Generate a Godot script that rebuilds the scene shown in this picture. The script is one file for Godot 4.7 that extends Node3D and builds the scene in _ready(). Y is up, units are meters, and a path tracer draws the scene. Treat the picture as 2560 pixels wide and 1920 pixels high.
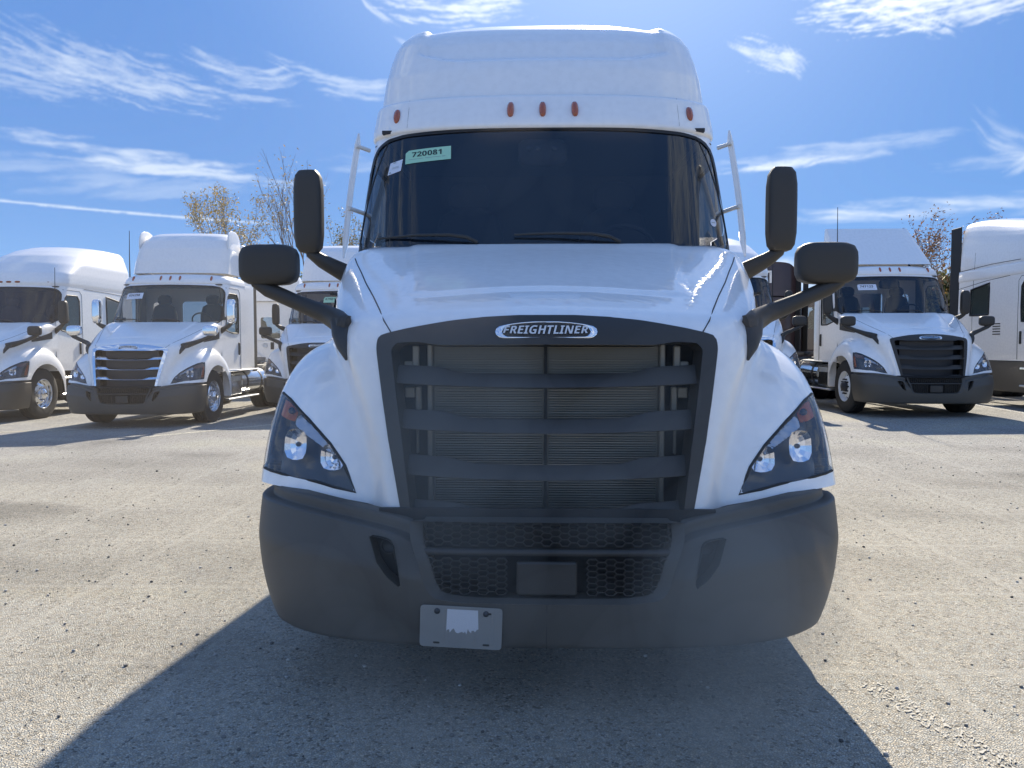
extends Node3D
# A lot of parked highway tractors, seen from just ahead of the bumper of one of them.
# Units are metres; x to the right, y up, the big tractor faces +z with the middle of its bumper at the origin.

# ---------------------------------------------------------------- shapes
class Sh:
	var v := PackedVector3Array()
	var i := PackedInt32Array()
	func tri(a: Vector3, b: Vector3, c: Vector3) -> void:
		var n := v.size()
		v.append(a); v.append(b); v.append(c)
		i.append(n); i.append(n + 1); i.append(n + 2)
	func quad(a: Vector3, b: Vector3, c: Vector3, d: Vector3) -> void:
		var n := v.size()
		v.append(a); v.append(b); v.append(c); v.append(d)
		for k in [0, 1, 2, 0, 2, 3]:
			i.append(n + k)
	func add(o: Sh, t := Transform3D()) -> Sh:
		var n := v.size()
		for p in o.v:
			v.append(t * p)
		if t.basis.determinant() < 0.0:
			for k in range(0, o.i.size(), 3):
				i.append(n + o.i[k]); i.append(n + o.i[k + 2]); i.append(n + o.i[k + 1])
		else:
			for k in o.i:
				i.append(n + k)
		return self
	func xf(t: Transform3D) -> Sh:
		return Sh.new().add(self, t)
	func mirrored() -> Sh:
		return Sh.new().add(self, Transform3D(Basis.from_scale(Vector3(-1, 1, 1)), Vector3.ZERO))
	func normals() -> PackedVector3Array:
		var n := PackedVector3Array()
		n.resize(v.size())
		for k in range(0, i.size(), 3):
			var a := v[i[k]]
			var f := (v[i[k + 2]] - a).cross(v[i[k + 1]] - a)
			n[i[k]] += f; n[i[k + 1]] += f; n[i[k + 2]] += f
		for k in n.size():
			n[k] = n[k].normalized() if n[k].length_squared() > 1e-20 else Vector3.UP
		return n
	func moved(by: float) -> Sh:
		var n := normals()
		var o := Sh.new()
		o.i = i.duplicate()
		for k in v.size():
			o.v.append(v[k] + n[k] * by)
		return o
	func mesh(colors := PackedColorArray()) -> ArrayMesh:
		var a := []
		a.resize(Mesh.ARRAY_MAX)
		a[Mesh.ARRAY_VERTEX] = v
		a[Mesh.ARRAY_NORMAL] = normals()
		a[Mesh.ARRAY_INDEX] = i
		if colors.size() == v.size():
			a[Mesh.ARRAY_COLOR] = colors
		var m := ArrayMesh.new()
		if i.size() > 0:
			m.add_surface_from_arrays(Mesh.PRIMITIVE_TRIANGLES, a)
		return m

func grid(rows: Array) -> Sh:
	var s := Sh.new()
	var w: int = rows[0].size()
	for r in rows:
		s.v.append_array(r)
	for r in rows.size() - 1:
		for c in w - 1:
			var a := r * w + c
			for k in [a, a + w, a + 1, a + 1, a + w, a + w + 1]:
				s.i.append(k)
	return s

# keeps the part of a shape where the values at its vertices are below zero
func clip(s: Sh, d: PackedFloat32Array) -> Sh:
	var o := Sh.new()
	var at := PackedInt32Array()
	at.resize(s.v.size())
	at.fill(-1)
	var cut := {}
	for k in range(0, s.i.size(), 3):
		var t := [s.i[k], s.i[k + 1], s.i[k + 2]]
		var n := int(d[t[0]] < 0.0) + int(d[t[1]] < 0.0) + int(d[t[2]] < 0.0)
		if n == 0:
			continue
		var out := []
		for e in 3:
			var a: int = t[e]
			var b: int = t[(e + 1) % 3]
			if d[a] < 0.0:
				if at[a] < 0:
					at[a] = o.v.size()
					o.v.append(s.v[a])
				out.append(at[a])
			if (d[a] < 0.0) != (d[b] < 0.0):
				var key := Vector2i(mini(a, b), maxi(a, b))
				if not cut.has(key):
					cut[key] = o.v.size()
					o.v.append(s.v[a].lerp(s.v[b], d[a] / (d[a] - d[b])))
				out.append(cut[key])
		for e in range(1, out.size() - 1):
			o.i.append(out[0]); o.i.append(out[e]); o.i.append(out[e + 1])
	return o

func field(s: Sh, fn: Callable) -> PackedFloat32Array:
	var d := PackedFloat32Array()
	d.resize(s.v.size())
	for k in s.v.size():
		d[k] = fn.call(s.v[k])
	return d

func neg(d: PackedFloat32Array) -> PackedFloat32Array:
	var o := d.duplicate()
	for k in o.size():
		o[k] = -o[k]
	return o

# signed distance to an outline, negative inside
func inside(p: Vector2, poly: PackedVector2Array, box: Rect2) -> float:
	if not box.grow(0.08).has_point(p):
		return 0.08
	var d := 1e9
	var sgn := 1.0
	var n := poly.size()
	var j := n - 1
	for k in n:
		var a := poly[k]
		var b := poly[j]
		var e := b - a
		var w := p - a
		var q := w - e * clampf(w.dot(e) / maxf(e.length_squared(), 1e-12), 0.0, 1.0)
		d = minf(d, q.length_squared())
		if (a.y > p.y) != (b.y > p.y) and p.x < a.x + (p.y - a.y) / (b.y - a.y) * (b.x - a.x):
			sgn = -sgn
		j = k
	return sgn * sqrt(d)

func bounds(poly: PackedVector2Array) -> Rect2:
	var r := Rect2(poly[0], Vector2.ZERO)
	for p in poly:
		r = r.expand(p)
	return r

func pts(a: Array) -> PackedVector2Array:
	var o := PackedVector2Array()
	for k in range(0, a.size(), 2):
		o.append(Vector2(a[k], a[k + 1]))
	return o

# closes a half outline (x >= 0) by its mirror image
func both(a: Array) -> PackedVector2Array:
	var o := pts(a)
	for k in range(o.size() - 1, -1, -1):
		if absf(o[k].x) > 1e-5:
			o.append(Vector2(-o[k].x, o[k].y))
	return o

func rounded(poly: PackedVector2Array, r: float, n := 4) -> PackedVector2Array:
	var o := PackedVector2Array()
	var m := poly.size()
	for k in m:
		var a := poly[(k + m - 1) % m]
		var b := poly[k]
		var c := poly[(k + 1) % m]
		var la := minf(r, (a - b).length() * 0.45)
		var lc := minf(r, (c - b).length() * 0.45)
		var p := b + (a - b).normalized() * la
		var q := b + (c - b).normalized() * lc
		for e in n + 1:
			var t := float(e) / n
			o.append(p.lerp(b, t).lerp(b.lerp(q, t), t))
	return o

func rect(w: float, h: float, r := 0.0) -> PackedVector2Array:
	var p := pts([-w / 2, -h / 2, w / 2, -h / 2, w / 2, h / 2, -w / 2, h / 2])
	return rounded(p, r) if r > 0.0 else p

# smooth curve through samples: [x0, y0, x1, y1, ...] with rising x
func curve(a: Array, x: float) -> float:
	var n := a.size() / 2
	x = clampf(x, a[0], a[2 * n - 2])
	var k := 0
	while k < n - 2 and x > a[2 * k + 2]:
		k += 1
	var h: float = a[2 * k + 2] - a[2 * k]
	var t: float = (x - a[2 * k]) / h
	var d: float = (a[2 * k + 3] - a[2 * k + 1]) / h
	var m0 := d
	var m1 := d
	if k > 0:
		m0 = (a[2 * k + 3] - a[2 * k - 1]) / (a[2 * k + 2] - a[2 * k - 2])
	if k < n - 2:
		m1 = (a[2 * k + 5] - a[2 * k + 1]) / (a[2 * k + 4] - a[2 * k])
	var u := t * t
	return (2 * u * t - 3 * u + 1) * a[2 * k + 1] + (u * t - 2 * u + t) * h * m0 + (3 * u - 2 * u * t) * a[2 * k + 3] + (u * t - u) * h * m1

func smax(a: float, b: float, k: float) -> float:
	var h := maxf(k - absf(a - b), 0.0) / k
	return maxf(a, b) + h * h * k * 0.25

func box(c: Vector3, s: Vector3, bevel := 0.0) -> Sh:
	var o := Sh.new()
	var h := s / 2
	bevel = minf(bevel, minf(h.x, minf(h.y, h.z)) * 0.9)
	for ax in 3:
		for sg in [-1.0, 1.0]:
			var u := (ax + 1) % 3
			var w := (ax + 2) % 3
			var q := []
			for k in [[-1, -1], [1, -1], [1, 1], [-1, 1]]:
				var p := Vector3.ZERO
				p[ax] = h[ax] * sg
				p[u] = k[0] * (h[u] - bevel)
				p[w] = k[1] * (h[w] - bevel)
				q.append(c + p)
			if sg > 0:
				o.quad(q[3], q[2], q[1], q[0])
			else:
				o.quad(q[0], q[1], q[2], q[3])
	if bevel > 0.0:
		for ax in 3:
			var u := (ax + 1) % 3
			var w := (ax + 2) % 3
			for su in [-1.0, 1.0]:
				for sw in [-1.0, 1.0]:
					var q := []
					for e in [[-1, 0], [1, 0], [1, 1], [-1, 1]]:
						var p := Vector3.ZERO
						p[ax] = e[0] * (h[ax] - bevel)
						p[u] = su * (h[u] - (bevel if e[1] else 0.0))
						p[w] = sw * (h[w] - (0.0 if e[1] else bevel))
						q.append(c + p)
					if su * sw > 0:
						o.quad(q[0], q[1], q[2], q[3])
					else:
						o.quad(q[3], q[2], q[1], q[0])
		for sx in [-1.0, 1.0]:
			for sy in [-1.0, 1.0]:
				for sz in [-1.0, 1.0]:
					var a := c + Vector3(sx * h.x, sy * (h.y - bevel), sz * (h.z - bevel))
					var b := c + Vector3(sx * (h.x - bevel), sy * h.y, sz * (h.z - bevel))
					var d := c + Vector3(sx * (h.x - bevel), sy * (h.y - bevel), sz * h.z)
					if sx * sy * sz > 0:
						o.tri(a, d, b)
					else:
						o.tri(a, b, d)
	return o

# a pillow: box whose faces and edges are all round (mirror heads, seats)
func pillow(c: Vector3, s: Vector3, n := 4.0, m := 12) -> Sh:
	var rows := []
	for r in m + 1:
		var la := PI * (float(r) / m - 0.5)
		var row := PackedVector3Array()
		for k in 2 * m + 1:
			var lo := TAU * k / (2.0 * m)
			var d := Vector3(cos(la) * sin(lo), sin(la), cos(la) * cos(lo))
			var g := pow(pow(absf(d.x), n) + pow(absf(d.y), n) + pow(absf(d.z), n), -1.0 / n)
			row.append(c + d * g * s / 2)
		rows.append(row)
	return grid(rows)

# sweeps an ellipse along a path; radii [[across, other], ...] or one number each
func tube(path: Array, radii: Array, m := 8, side := Vector3.UP, caps := true) -> Sh:
	var rows := []
	for k in path.size():
		var t: Vector3 = (path[mini(k + 1, path.size() - 1)] - path[maxi(k - 1, 0)]).normalized()
		var a := side - t * side.dot(t)
		if a.length() < 0.05:
			a = Vector3.RIGHT - t * t.x
		a = a.normalized()
		var b := t.cross(a)
		var r = radii[mini(k, radii.size() - 1)]
		var ra: float = r[0] if r is Array else r
		var rb: float = r[1] if r is Array else r
		var row := PackedVector3Array()
		for e in m + 1:
			var an := TAU * e / m
			row.append(path[k] + a * cos(an) * ra + b * sin(an) * rb)
		rows.append(row)
	var s := grid(rows)
	if caps:
		for k in [0, rows.size() - 1]:
			for e in range(1, m - 1):
				if k == 0:
					s.tri(rows[k][0], rows[k][e], rows[k][e + 1])
				else:
					s.tri(rows[k][0], rows[k][e + 1], rows[k][e])
	return s

# turns a profile [x, r, x, r, ...] about the x axis; a repeated point makes a hard edge
func lathe(profile: Array, m := 32) -> Sh:
	var s := Sh.new()
	var run := []
	for k in range(0, profile.size(), 2):
		var p := Vector2(profile[k], profile[k + 1])
		if run.size() > 0 and run[-1].is_equal_approx(p):
			s.add(_turn(run, m))
			run = []
		run.append(p)
	return s.add(_turn(run, m))

func _turn(run: Array, m: int) -> Sh:
	if run.size() < 2:
		return Sh.new()
	var rows := []
	for p in run:
		var row := PackedVector3Array()
		for e in m + 1:
			var a := TAU * e / m
			row.append(Vector3(p.x, p.y * sin(a), p.y * cos(a)))
		rows.append(row)
	return grid(rows)

# a flat outline in x and y with thickness, its front at z = 0; edge > 0 chamfers the front rim
func slab(poly: PackedVector2Array, thick: float, edge := 0.0) -> Sh:
	var s := Sh.new()
	poly = poly.duplicate()
	if Geometry2D.is_polygon_clockwise(poly):
		poly.reverse()
	var top := poly
	if edge > 0.0:
		var c := Vector2.ZERO
		top = PackedVector2Array()
		var n := poly.size()
		for k in n:
			var e0 := (poly[k] - poly[(k + n - 1) % n]).normalized()
			var e1 := (poly[(k + 1) % n] - poly[k]).normalized()
			c = Vector2(-e0.y - e1.y, e0.x + e1.x)
			top.append(poly[k] + c.normalized() * edge if c.length() > 0.01 else poly[k])
	var t := Geometry2D.triangulate_polygon(top)
	for k in range(0, t.size(), 3):
		var q := [top[t[k]], top[t[k + 1]], top[t[k + 2]]]
		if (q[1] - q[0]).cross(q[2] - q[0]) > 0:
			q = [q[0], q[2], q[1]]
		s.tri(Vector3(q[0].x, q[0].y, 0), Vector3(q[1].x, q[1].y, 0), Vector3(q[2].x, q[2].y, 0))
		s.tri(Vector3(q[0].x, q[0].y, -thick), Vector3(q[2].x, q[2].y, -thick), Vector3(q[1].x, q[1].y, -thick))
	var m := poly.size()
	for k in m:
		var a := poly[k]
		var b := poly[(k + 1) % m]
		var ta := top[k]
		var tb := top[(k + 1) % m]
		if edge > 0.0:
			s.quad(Vector3(a.x, a.y, -edge), Vector3(ta.x, ta.y, 0), Vector3(tb.x, tb.y, 0), Vector3(b.x, b.y, -edge))
		s.quad(Vector3(a.x, a.y, -thick), Vector3(a.x, a.y, -edge), Vector3(b.x, b.y, -edge), Vector3(b.x, b.y, -thick))
	return s

# the band between two outlines with as many points each
func ring(outer: PackedVector2Array, inner: PackedVector2Array, thick: float, round := 0.0) -> Sh:
	var s := Sh.new()
	var rows := [PackedVector3Array(), PackedVector3Array(), PackedVector3Array(), PackedVector3Array(), PackedVector3Array()]
	for k in outer.size() + 1:
		var a := outer[k % outer.size()]
		var b := inner[k % inner.size()]
		rows[0].append(Vector3(a.x, a.y, -thick))
		rows[1].append(Vector3(a.x, a.y, -round))
		var m := a.lerp(b, 0.5)
		rows[2].append(Vector3(m.x, m.y, 0))
		rows[3].append(Vector3(b.x, b.y, -round))
		rows[4].append(Vector3(b.x, b.y, -thick))
	s.add(grid([rows[0], rows[1]])).add(grid([rows[1], rows[2], rows[3]])).add(grid([rows[3], rows[4]]))
	return s

# plan outline of a body at one height: a superellipse nose between two straight sides, evenly spaced
func plan(y: float, zf: float, w: float, d: float, n: float, zb: float, m: int) -> PackedVector3Array:
	var raw := PackedVector3Array()
	for k in 9:
		raw.append(Vector3(-w, y, lerpf(zb, zf - d, k / 9.0)))
	for k in 161:
		var a := PI / 2 * (k / 80.0 - 1.0)
		raw.append(Vector3(w * signf(a) * pow(absf(sin(a)), 2 / n), y, zf - d + d * pow(maxf(cos(a), 0.0), 2 / n)))
	for k in range(8, -1, -1):
		raw.append(Vector3(w, y, lerpf(zb, zf - d, k / 9.0)))
	var at := PackedFloat32Array([0.0])
	for k in range(1, raw.size()):
		at.append(at[k - 1] + raw[k].distance_to(raw[k - 1]))
	var o := PackedVector3Array()
	var j := 0
	for k in m + 1:
		var t := at[-1] * k / m
		while j < raw.size() - 2 and at[j + 1] < t:
			j += 1
		o.append(raw[j].lerp(raw[j + 1], clampf((t - at[j]) / maxf(at[j + 1] - at[j], 1e-9), 0, 1)))
	return o

# levels: [[y, front z, half width, nose depth, squareness], ...] bottom to top, filled in to steps of `dy`
func stack(levels: Array, zb: float, m: int, dy := 0.05, back := true, lid := false) -> Sh:
	var rows := []
	for k in levels.size():
		var a: Array = levels[k]
		if k > 0:
			var b: Array = levels[k - 1]
			var n := maxi(1, int(ceil(absf(a[0] - b[0]) / dy)))
			for e in range(1, n):
				var t := float(e) / n
				rows.append(plan(lerpf(b[0], a[0], t), lerpf(b[1], a[1], t), lerpf(b[2], a[2], t), lerpf(b[3], a[3], t), lerpf(b[4], a[4], t), zb, m))
		rows.append(plan(a[0], a[1], a[2], a[3], a[4], zb, m))
	var s := grid(rows)
	if lid:
		var r: PackedVector3Array = rows[-1]
		for k in m / 2:
			s.quad(r[k], r[m - k], r[m - k - 1], r[k + 1])
	if back:
		for k in rows.size() - 1:
			s.quad(rows[k][m], rows[k + 1][m], rows[k + 1][0], rows[k][0])
	return s

func lettering(text: String, cap: float, thick: float, slant := 0.0) -> Sh:
	var f := SystemFont.new()
	f.font_names = PackedStringArray(["Droid Sans"])
	f.font_weight = 700
	var t := TextMesh.new()
	t.font = f
	t.text = text
	t.font_size = 64
	t.pixel_size = 0.01
	t.depth = thick
	t.curve_step = 2.0
	var s := Sh.new()
	var lo := Vector2(1e9, 1e9)
	var hi := -lo
	for n in t.get_surface_count():
		var a := t.surface_get_arrays(n)
		var base := s.v.size()
		s.v.append_array(a[Mesh.ARRAY_VERTEX])
		if a[Mesh.ARRAY_INDEX] != null:
			for k in a[Mesh.ARRAY_INDEX]:
				s.i.append(base + k)
		else:
			for k in a[Mesh.ARRAY_VERTEX].size():
				s.i.append(base + k)
	for p in s.v:
		lo = lo.min(Vector2(p.x, p.y))
		hi = hi.max(Vector2(p.x, p.y))
	var g := cap / maxf(hi.y - lo.y, 1e-6)
	for k in s.v.size():
		var p := s.v[k]
		var y := (p.y - (lo.y + hi.y) / 2) * g
		s.v[k] = Vector3((p.x - (lo.x + hi.x) / 2) * g + y * slant, y, p.z)
	return s

# ---------------------------------------------------------------- naming
var taken := {}
func numbered(called: String) -> String:
	var n: int = taken.get(called, -1) + 1
	taken[called] = n
	return called if n == 0 else "%s_%03d" % [called, n]

func thing(called: String, label: String, category: String, at := Vector3.ZERO, turn := 0.0, group := "") -> Node3D:
	var o := Node3D.new()
	o.name = numbered(called)
	add_child(o)
	o.position = at
	o.rotation.y = turn
	tag(o, label, category, group)
	return o

func tag(o: Node3D, label: String, category: String, group := "", kind := "") -> void:
	if label: o.set_meta("label", label)
	if category: o.set_meta("category", category)
	if group: o.set_meta("group", group)
	if kind: o.set_meta("kind", kind)

func hub(parent: Node3D, called: String, label := "") -> Node3D:
	var o := Node3D.new()
	_named(parent, o, called)
	if label: o.set_meta("label", label)
	return o

func _named(parent: Node3D, o: Node3D, called: String) -> void:
	if parent == self:
		o.name = numbered(called)
	else:
		var n := 0
		while parent.has_node(NodePath(called if n == 0 else "%s_%03d" % [called, n])):
			n += 1
		o.name = called if n == 0 else "%s_%03d" % [called, n]
	parent.add_child(o)

func part(parent: Node3D, called: String, shape, m: Material, t := Transform3D(), label := "") -> MeshInstance3D:
	var o := MeshInstance3D.new()
	o.mesh = shape.mesh() if shape is Sh else shape
	o.material_override = m
	o.transform = t
	_named(parent, o, called)
	if label: o.set_meta("label", label)
	return o

func at(x: float, y: float, z: float, turn := Vector3.ZERO) -> Transform3D:
	return Transform3D(Basis.from_euler(turn), Vector3(x, y, z))

# ---------------------------------------------------------------- materials
func mat(r: float, g: float, b: float, rough: float, metal := 0.0, coat := 0.0) -> StandardMaterial3D:
	var m := StandardMaterial3D.new()
	m.albedo_color = Color(r, g, b).linear_to_srgb()
	m.roughness = rough
	m.metallic = metal
	if coat > 0.0:
		m.clearcoat_enabled = true
		m.clearcoat = coat
		m.clearcoat_roughness = 0.04
	m.cull_mode = BaseMaterial3D.CULL_DISABLED
	return m

func pane(r: float, g: float, b: float, alpha: float) -> StandardMaterial3D:
	var m := mat(r, g, b, 0.02)
	m.transparency = BaseMaterial3D.TRANSPARENCY_ALPHA
	m.albedo_color.a = alpha
	return m

func noise_image(freq: float, size: int, seed_: int, kind := FastNoiseLite.TYPE_SIMPLEX_SMOOTH, ret := FastNoiseLite.RETURN_DISTANCE, octaves := 4) -> Image:
	var n := FastNoiseLite.new()
	n.noise_type = kind
	n.seed = seed_
	n.frequency = freq
	n.cellular_return_type = ret
	n.fractal_type = FastNoiseLite.FRACTAL_FBM if octaves > 1 else FastNoiseLite.FRACTAL_NONE
	n.fractal_octaves = octaves
	return n.get_seamless_image(size, size)

# fine moulded grain for the black plastics
func grained(m: StandardMaterial3D, per_metre: float, depth: float, im: Image) -> StandardMaterial3D:
	m.heightmap_enabled = true
	m.heightmap_texture = ImageTexture.create_from_image(im)
	m.heightmap_scale = depth
	m.uv1_triplanar = true
	m.uv1_scale = Vector3.ONE * per_metre
	return m

# ---------------------------------------------------------------- the tractor's body shapes, built once and shared
var S := {}
var tables := {}

func keep(key: String, make: Callable) -> Variant:
	if not S.has(key):
		S[key] = make.call()
	return S[key]

func table(key: String, a: Array) -> void:
	var t := PackedFloat32Array()
	for k in 257:
		t.append(curve(a, lerpf(a[0], a[-2], k / 256.0)))
	tables[key] = [a[0], 256.0 / (a[-2] - a[0]), t]

func look(key: String, x: float) -> float:
	var d: Array = tables[key]
	var u := clampf((x - d[0]) * d[1], 0.0, 255.999)
	var k := int(u)
	var t: PackedFloat32Array = d[2]
	return lerpf(t[k], t[k + 1], u - k)

const AXLE_Z := -1.22
const AXLE_Y := 0.51

func body_tables() -> void:
	table("top", [-1.9, 2.03, -1.5, 1.955, -1.3, 1.885, -1.0, 1.775, -0.7, 1.66, -0.5, 1.585, -0.38, 1.535, -0.3, 1.49])
	table("front", [0.5, -0.08, 0.8, -0.12, 1.1, -0.18, 1.35, -0.25, 1.5, -0.31, 1.7, -0.42])
	table("wide", [-1.9, 1.1, -1.5, 1.1, -1.3, 1.085, -1.1, 1.055, -0.8, 0.98, -0.6, 0.91, -0.45, 0.84, -0.35, 0.785, -0.25, 0.735])
	table("fender", [0.0, 0.93, 0.7, 0.965, 0.9, 0.955, 1.03, 0.925, 1.1, 0.895, 1.16, 0.865, 1.21, 0.82, 1.235, 0.765, 1.25, 0.7, 1.27, 0.5])

func body(p: Vector3) -> float:
	var x := absf(p.x)
	var t := clampf((-p.z - 0.4) / 1.1, 0.0, 1.0)
	var drop := lerpf(0.13, 0.03, t)
	# the raised middle of the hood
	var e := smoothstep(-0.016, 0.016, minf(0.63 - x - 0.55 * maxf(0.0, -0.80 - p.z) * -0.25, -0.645 - p.z - 0.9 * pow(maxf(0.0, x - 0.40), 2.0)))
	var top := p.y - (look("top", p.z) - drop * x * x + 0.011 * e)
	var side := x - (look("wide", p.z) - 0.10 * maxf(0.0, 1.4 - p.y))
	var front := p.z - (look("front", p.y) - 0.2 * x * x - 0.5 * pow(maxf(0.0, x - 0.7), 2.0))
	var n := maxf(smax(smax(top, side, 0.14), front, 0.08), -1.95 - p.z)
	var dz := p.z + 1.2
	var dy := p.y - 0.52
	var f := smax(sqrt(dz * dz + dy * dy) - look("fender", x), x - 1.25, 0.04)
	return -smax(-n, -f, 0.06)

# where the body's skin is, straight back from the front at x and y
func skin(x: float, y: float) -> float:
	var z := 0.1
	while z > -1.9 and body(Vector3(x, y, z)) > 0.0:
		z -= 0.02
	var a := z + 0.02
	for k in 12:
		var m := (a + z) / 2
		if body(Vector3(x, y, m)) > 0.0: a = m
		else: z = m
	return z

func body_shape() -> Sh:
	var rows := []
	var c := Vector3(0, 0.75, -1.3)
	var half := 84
	for r in 246:
		var al := deg_to_rad(-32.0 + r * 0.72) if r < 200 else deg_to_rad(112.0 + (r - 200) * 2.2)
		var row := PackedVector3Array()
		row.resize(2 * half + 1)
		var guess := 1.0
		for k in half + 1:
			var be := deg_to_rad(86.0) * k / half
			var d := Vector3(sin(be), cos(be) * sin(al), cos(be) * cos(al))
			var lo := 0.0
			var hi := 2.2
			if k > 0:
				lo = guess * 0.93
				hi = guess * 1.07
				if body(c + d * lo) > 0.0: lo = 0.0
				if body(c + d * hi) < 0.0: hi = 2.2
			while hi - lo > 0.0008:
				var m := (lo + hi) / 2
				if body(c + d * m) < 0.0: lo = m
				else: hi = m
			guess = (lo + hi) / 2
			var p := c + d * guess
			row[half + k] = p
			row[half - k] = Vector3(-p.x, p.y, p.z)
		rows.append(row)
	var s := grid(rows)
	s = clip(s, field(s, func(p: Vector3) -> float:
		var x := absf(p.x)
		return lerpf(-1.43 - 0.25 * pow(x / 1.05, 2.6), -1.87, smoothstep(0.99, 1.05, x)) - p.z))
	s = clip(s, field(s, func(p: Vector3) -> float:
		return lerpf(low_edge(absf(p.x)), 0.5, smoothstep(-1.1, -1.3, p.z)) - p.y))
	s = clip(s, field(s, func(p: Vector3) -> float:
		return 0.6 - Vector2(p.z - AXLE_Z, p.y - AXLE_Y).length() if absf(p.x) > 0.5 else -1.0))
	return s

func low_edge(x: float) -> float:
	return curve([0.0, 0.69, 0.5, 0.695, 0.58, 0.725, 0.7, 0.752, 0.82, 0.772, 1.0, 0.797, 1.17, 0.81, 1.3, 0.812], x)

func hood_shapes() -> void:
	body_tables()
	var s := body_shape()
	var grille := rounded(both([0, 1.511, 0.12, 1.511, 0.25, 1.504, 0.38, 1.491, 0.475, 1.476, 0.56, 1.461, 0.64, 1.444, 0.694, 1.428, 0.697, 1.38, 0.662, 1.197, 0.627, 1.016, 0.592, 0.856, 0.563, 0.72, 0.55, 0.60, 0, 0.60]), 0.02)
	var opening := rounded(both([0, 1.393, 0.43, 1.391, 0.52, 1.404, 0.61, 1.40, 0.632, 1.375, 0.586, 1.108, 0.557, 0.929, 0.530, 0.753, 0.515, 0.60, 0, 0.60]), 0.012)
	var lamp := rounded(pts([1.6, 1.19, 1.19, 1.178, 1.13, 1.155, 1.075, 1.12, 1.01, 1.078, 0.945, 1.027, 0.895, 0.985, 0.853, 0.938, 0.825, 0.905, 0.806, 0.868, 0.769, 0.794, 0.94, 0.833, 1.1, 0.853, 1.6, 0.90]), 0.012)
	var gb := bounds(grille)
	var dg := field(s, func(p: Vector3) -> float: return maxf(inside(Vector2(p.x, p.y), grille, gb), -0.50 - p.z))
	var lb := bounds(lamp)
	var hood := clip(s, neg(dg))
	var lamp_at := func(p: Vector3) -> float:
		return maxf(inside(Vector2(absf(p.x), p.y), lamp, lb), -0.60 - 0.42 * (p.y - 0.87) - p.z)
	S.hood = clip(hood, neg(field(hood, lamp_at))).mesh()
	var lens := clip(hood, field(hood, lamp_at))
	S.lens_right = clip(lens, field(lens, func(p: Vector3) -> float: return -p.x))
	S.lens_left = clip(lens, field(lens, func(p: Vector3) -> float: return p.x))
	var ob := bounds(opening)
	var sur := clip(s, dg)
	sur = clip(sur, neg(field(sur, func(p: Vector3) -> float: return inside(Vector2(p.x, p.y), opening, ob))))
	sur = sur.moved(0.006)
	# the surround's inner wall
	var wall := []
	for deep in [0.0, 0.02, 0.10]:
		var row := PackedVector3Array()
		for p in opening:
			var q := Vector2(p.x, maxf(p.y, 0.70))
			var g: float = 1.0 - deep * 0.25
			row.append(Vector3(q.x * g, lerpf(1.08, q.y, g), skin(q.x, q.y) - deep + 0.004))
		row.append(row[0])
		wall.append(row)
	sur.add(grid(wall))
	S.surround = sur.mesh()
	S.lamp_outline = lamp

# ---- bumper
func bump_w(y: float) -> float:
	return 1.234 - 0.065 * pow(maxf(0.0, (0.72 - y) / 0.45), 2.4)

func bump_z(y: float) -> float:
	return -0.08 * maxf(0.0, (y - 0.6) / 0.2) - 0.03 * pow(maxf(0.0, (0.5 - y) / 0.25), 2.0)

func bump_at(x: float, y: float) -> float:
	return bump_z(y) - 0.62 + 0.62 * pow(maxf(0.0, 1.0 - pow(absf(x) / bump_w(y), 3.0)), 1.0 / 3.0)

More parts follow.
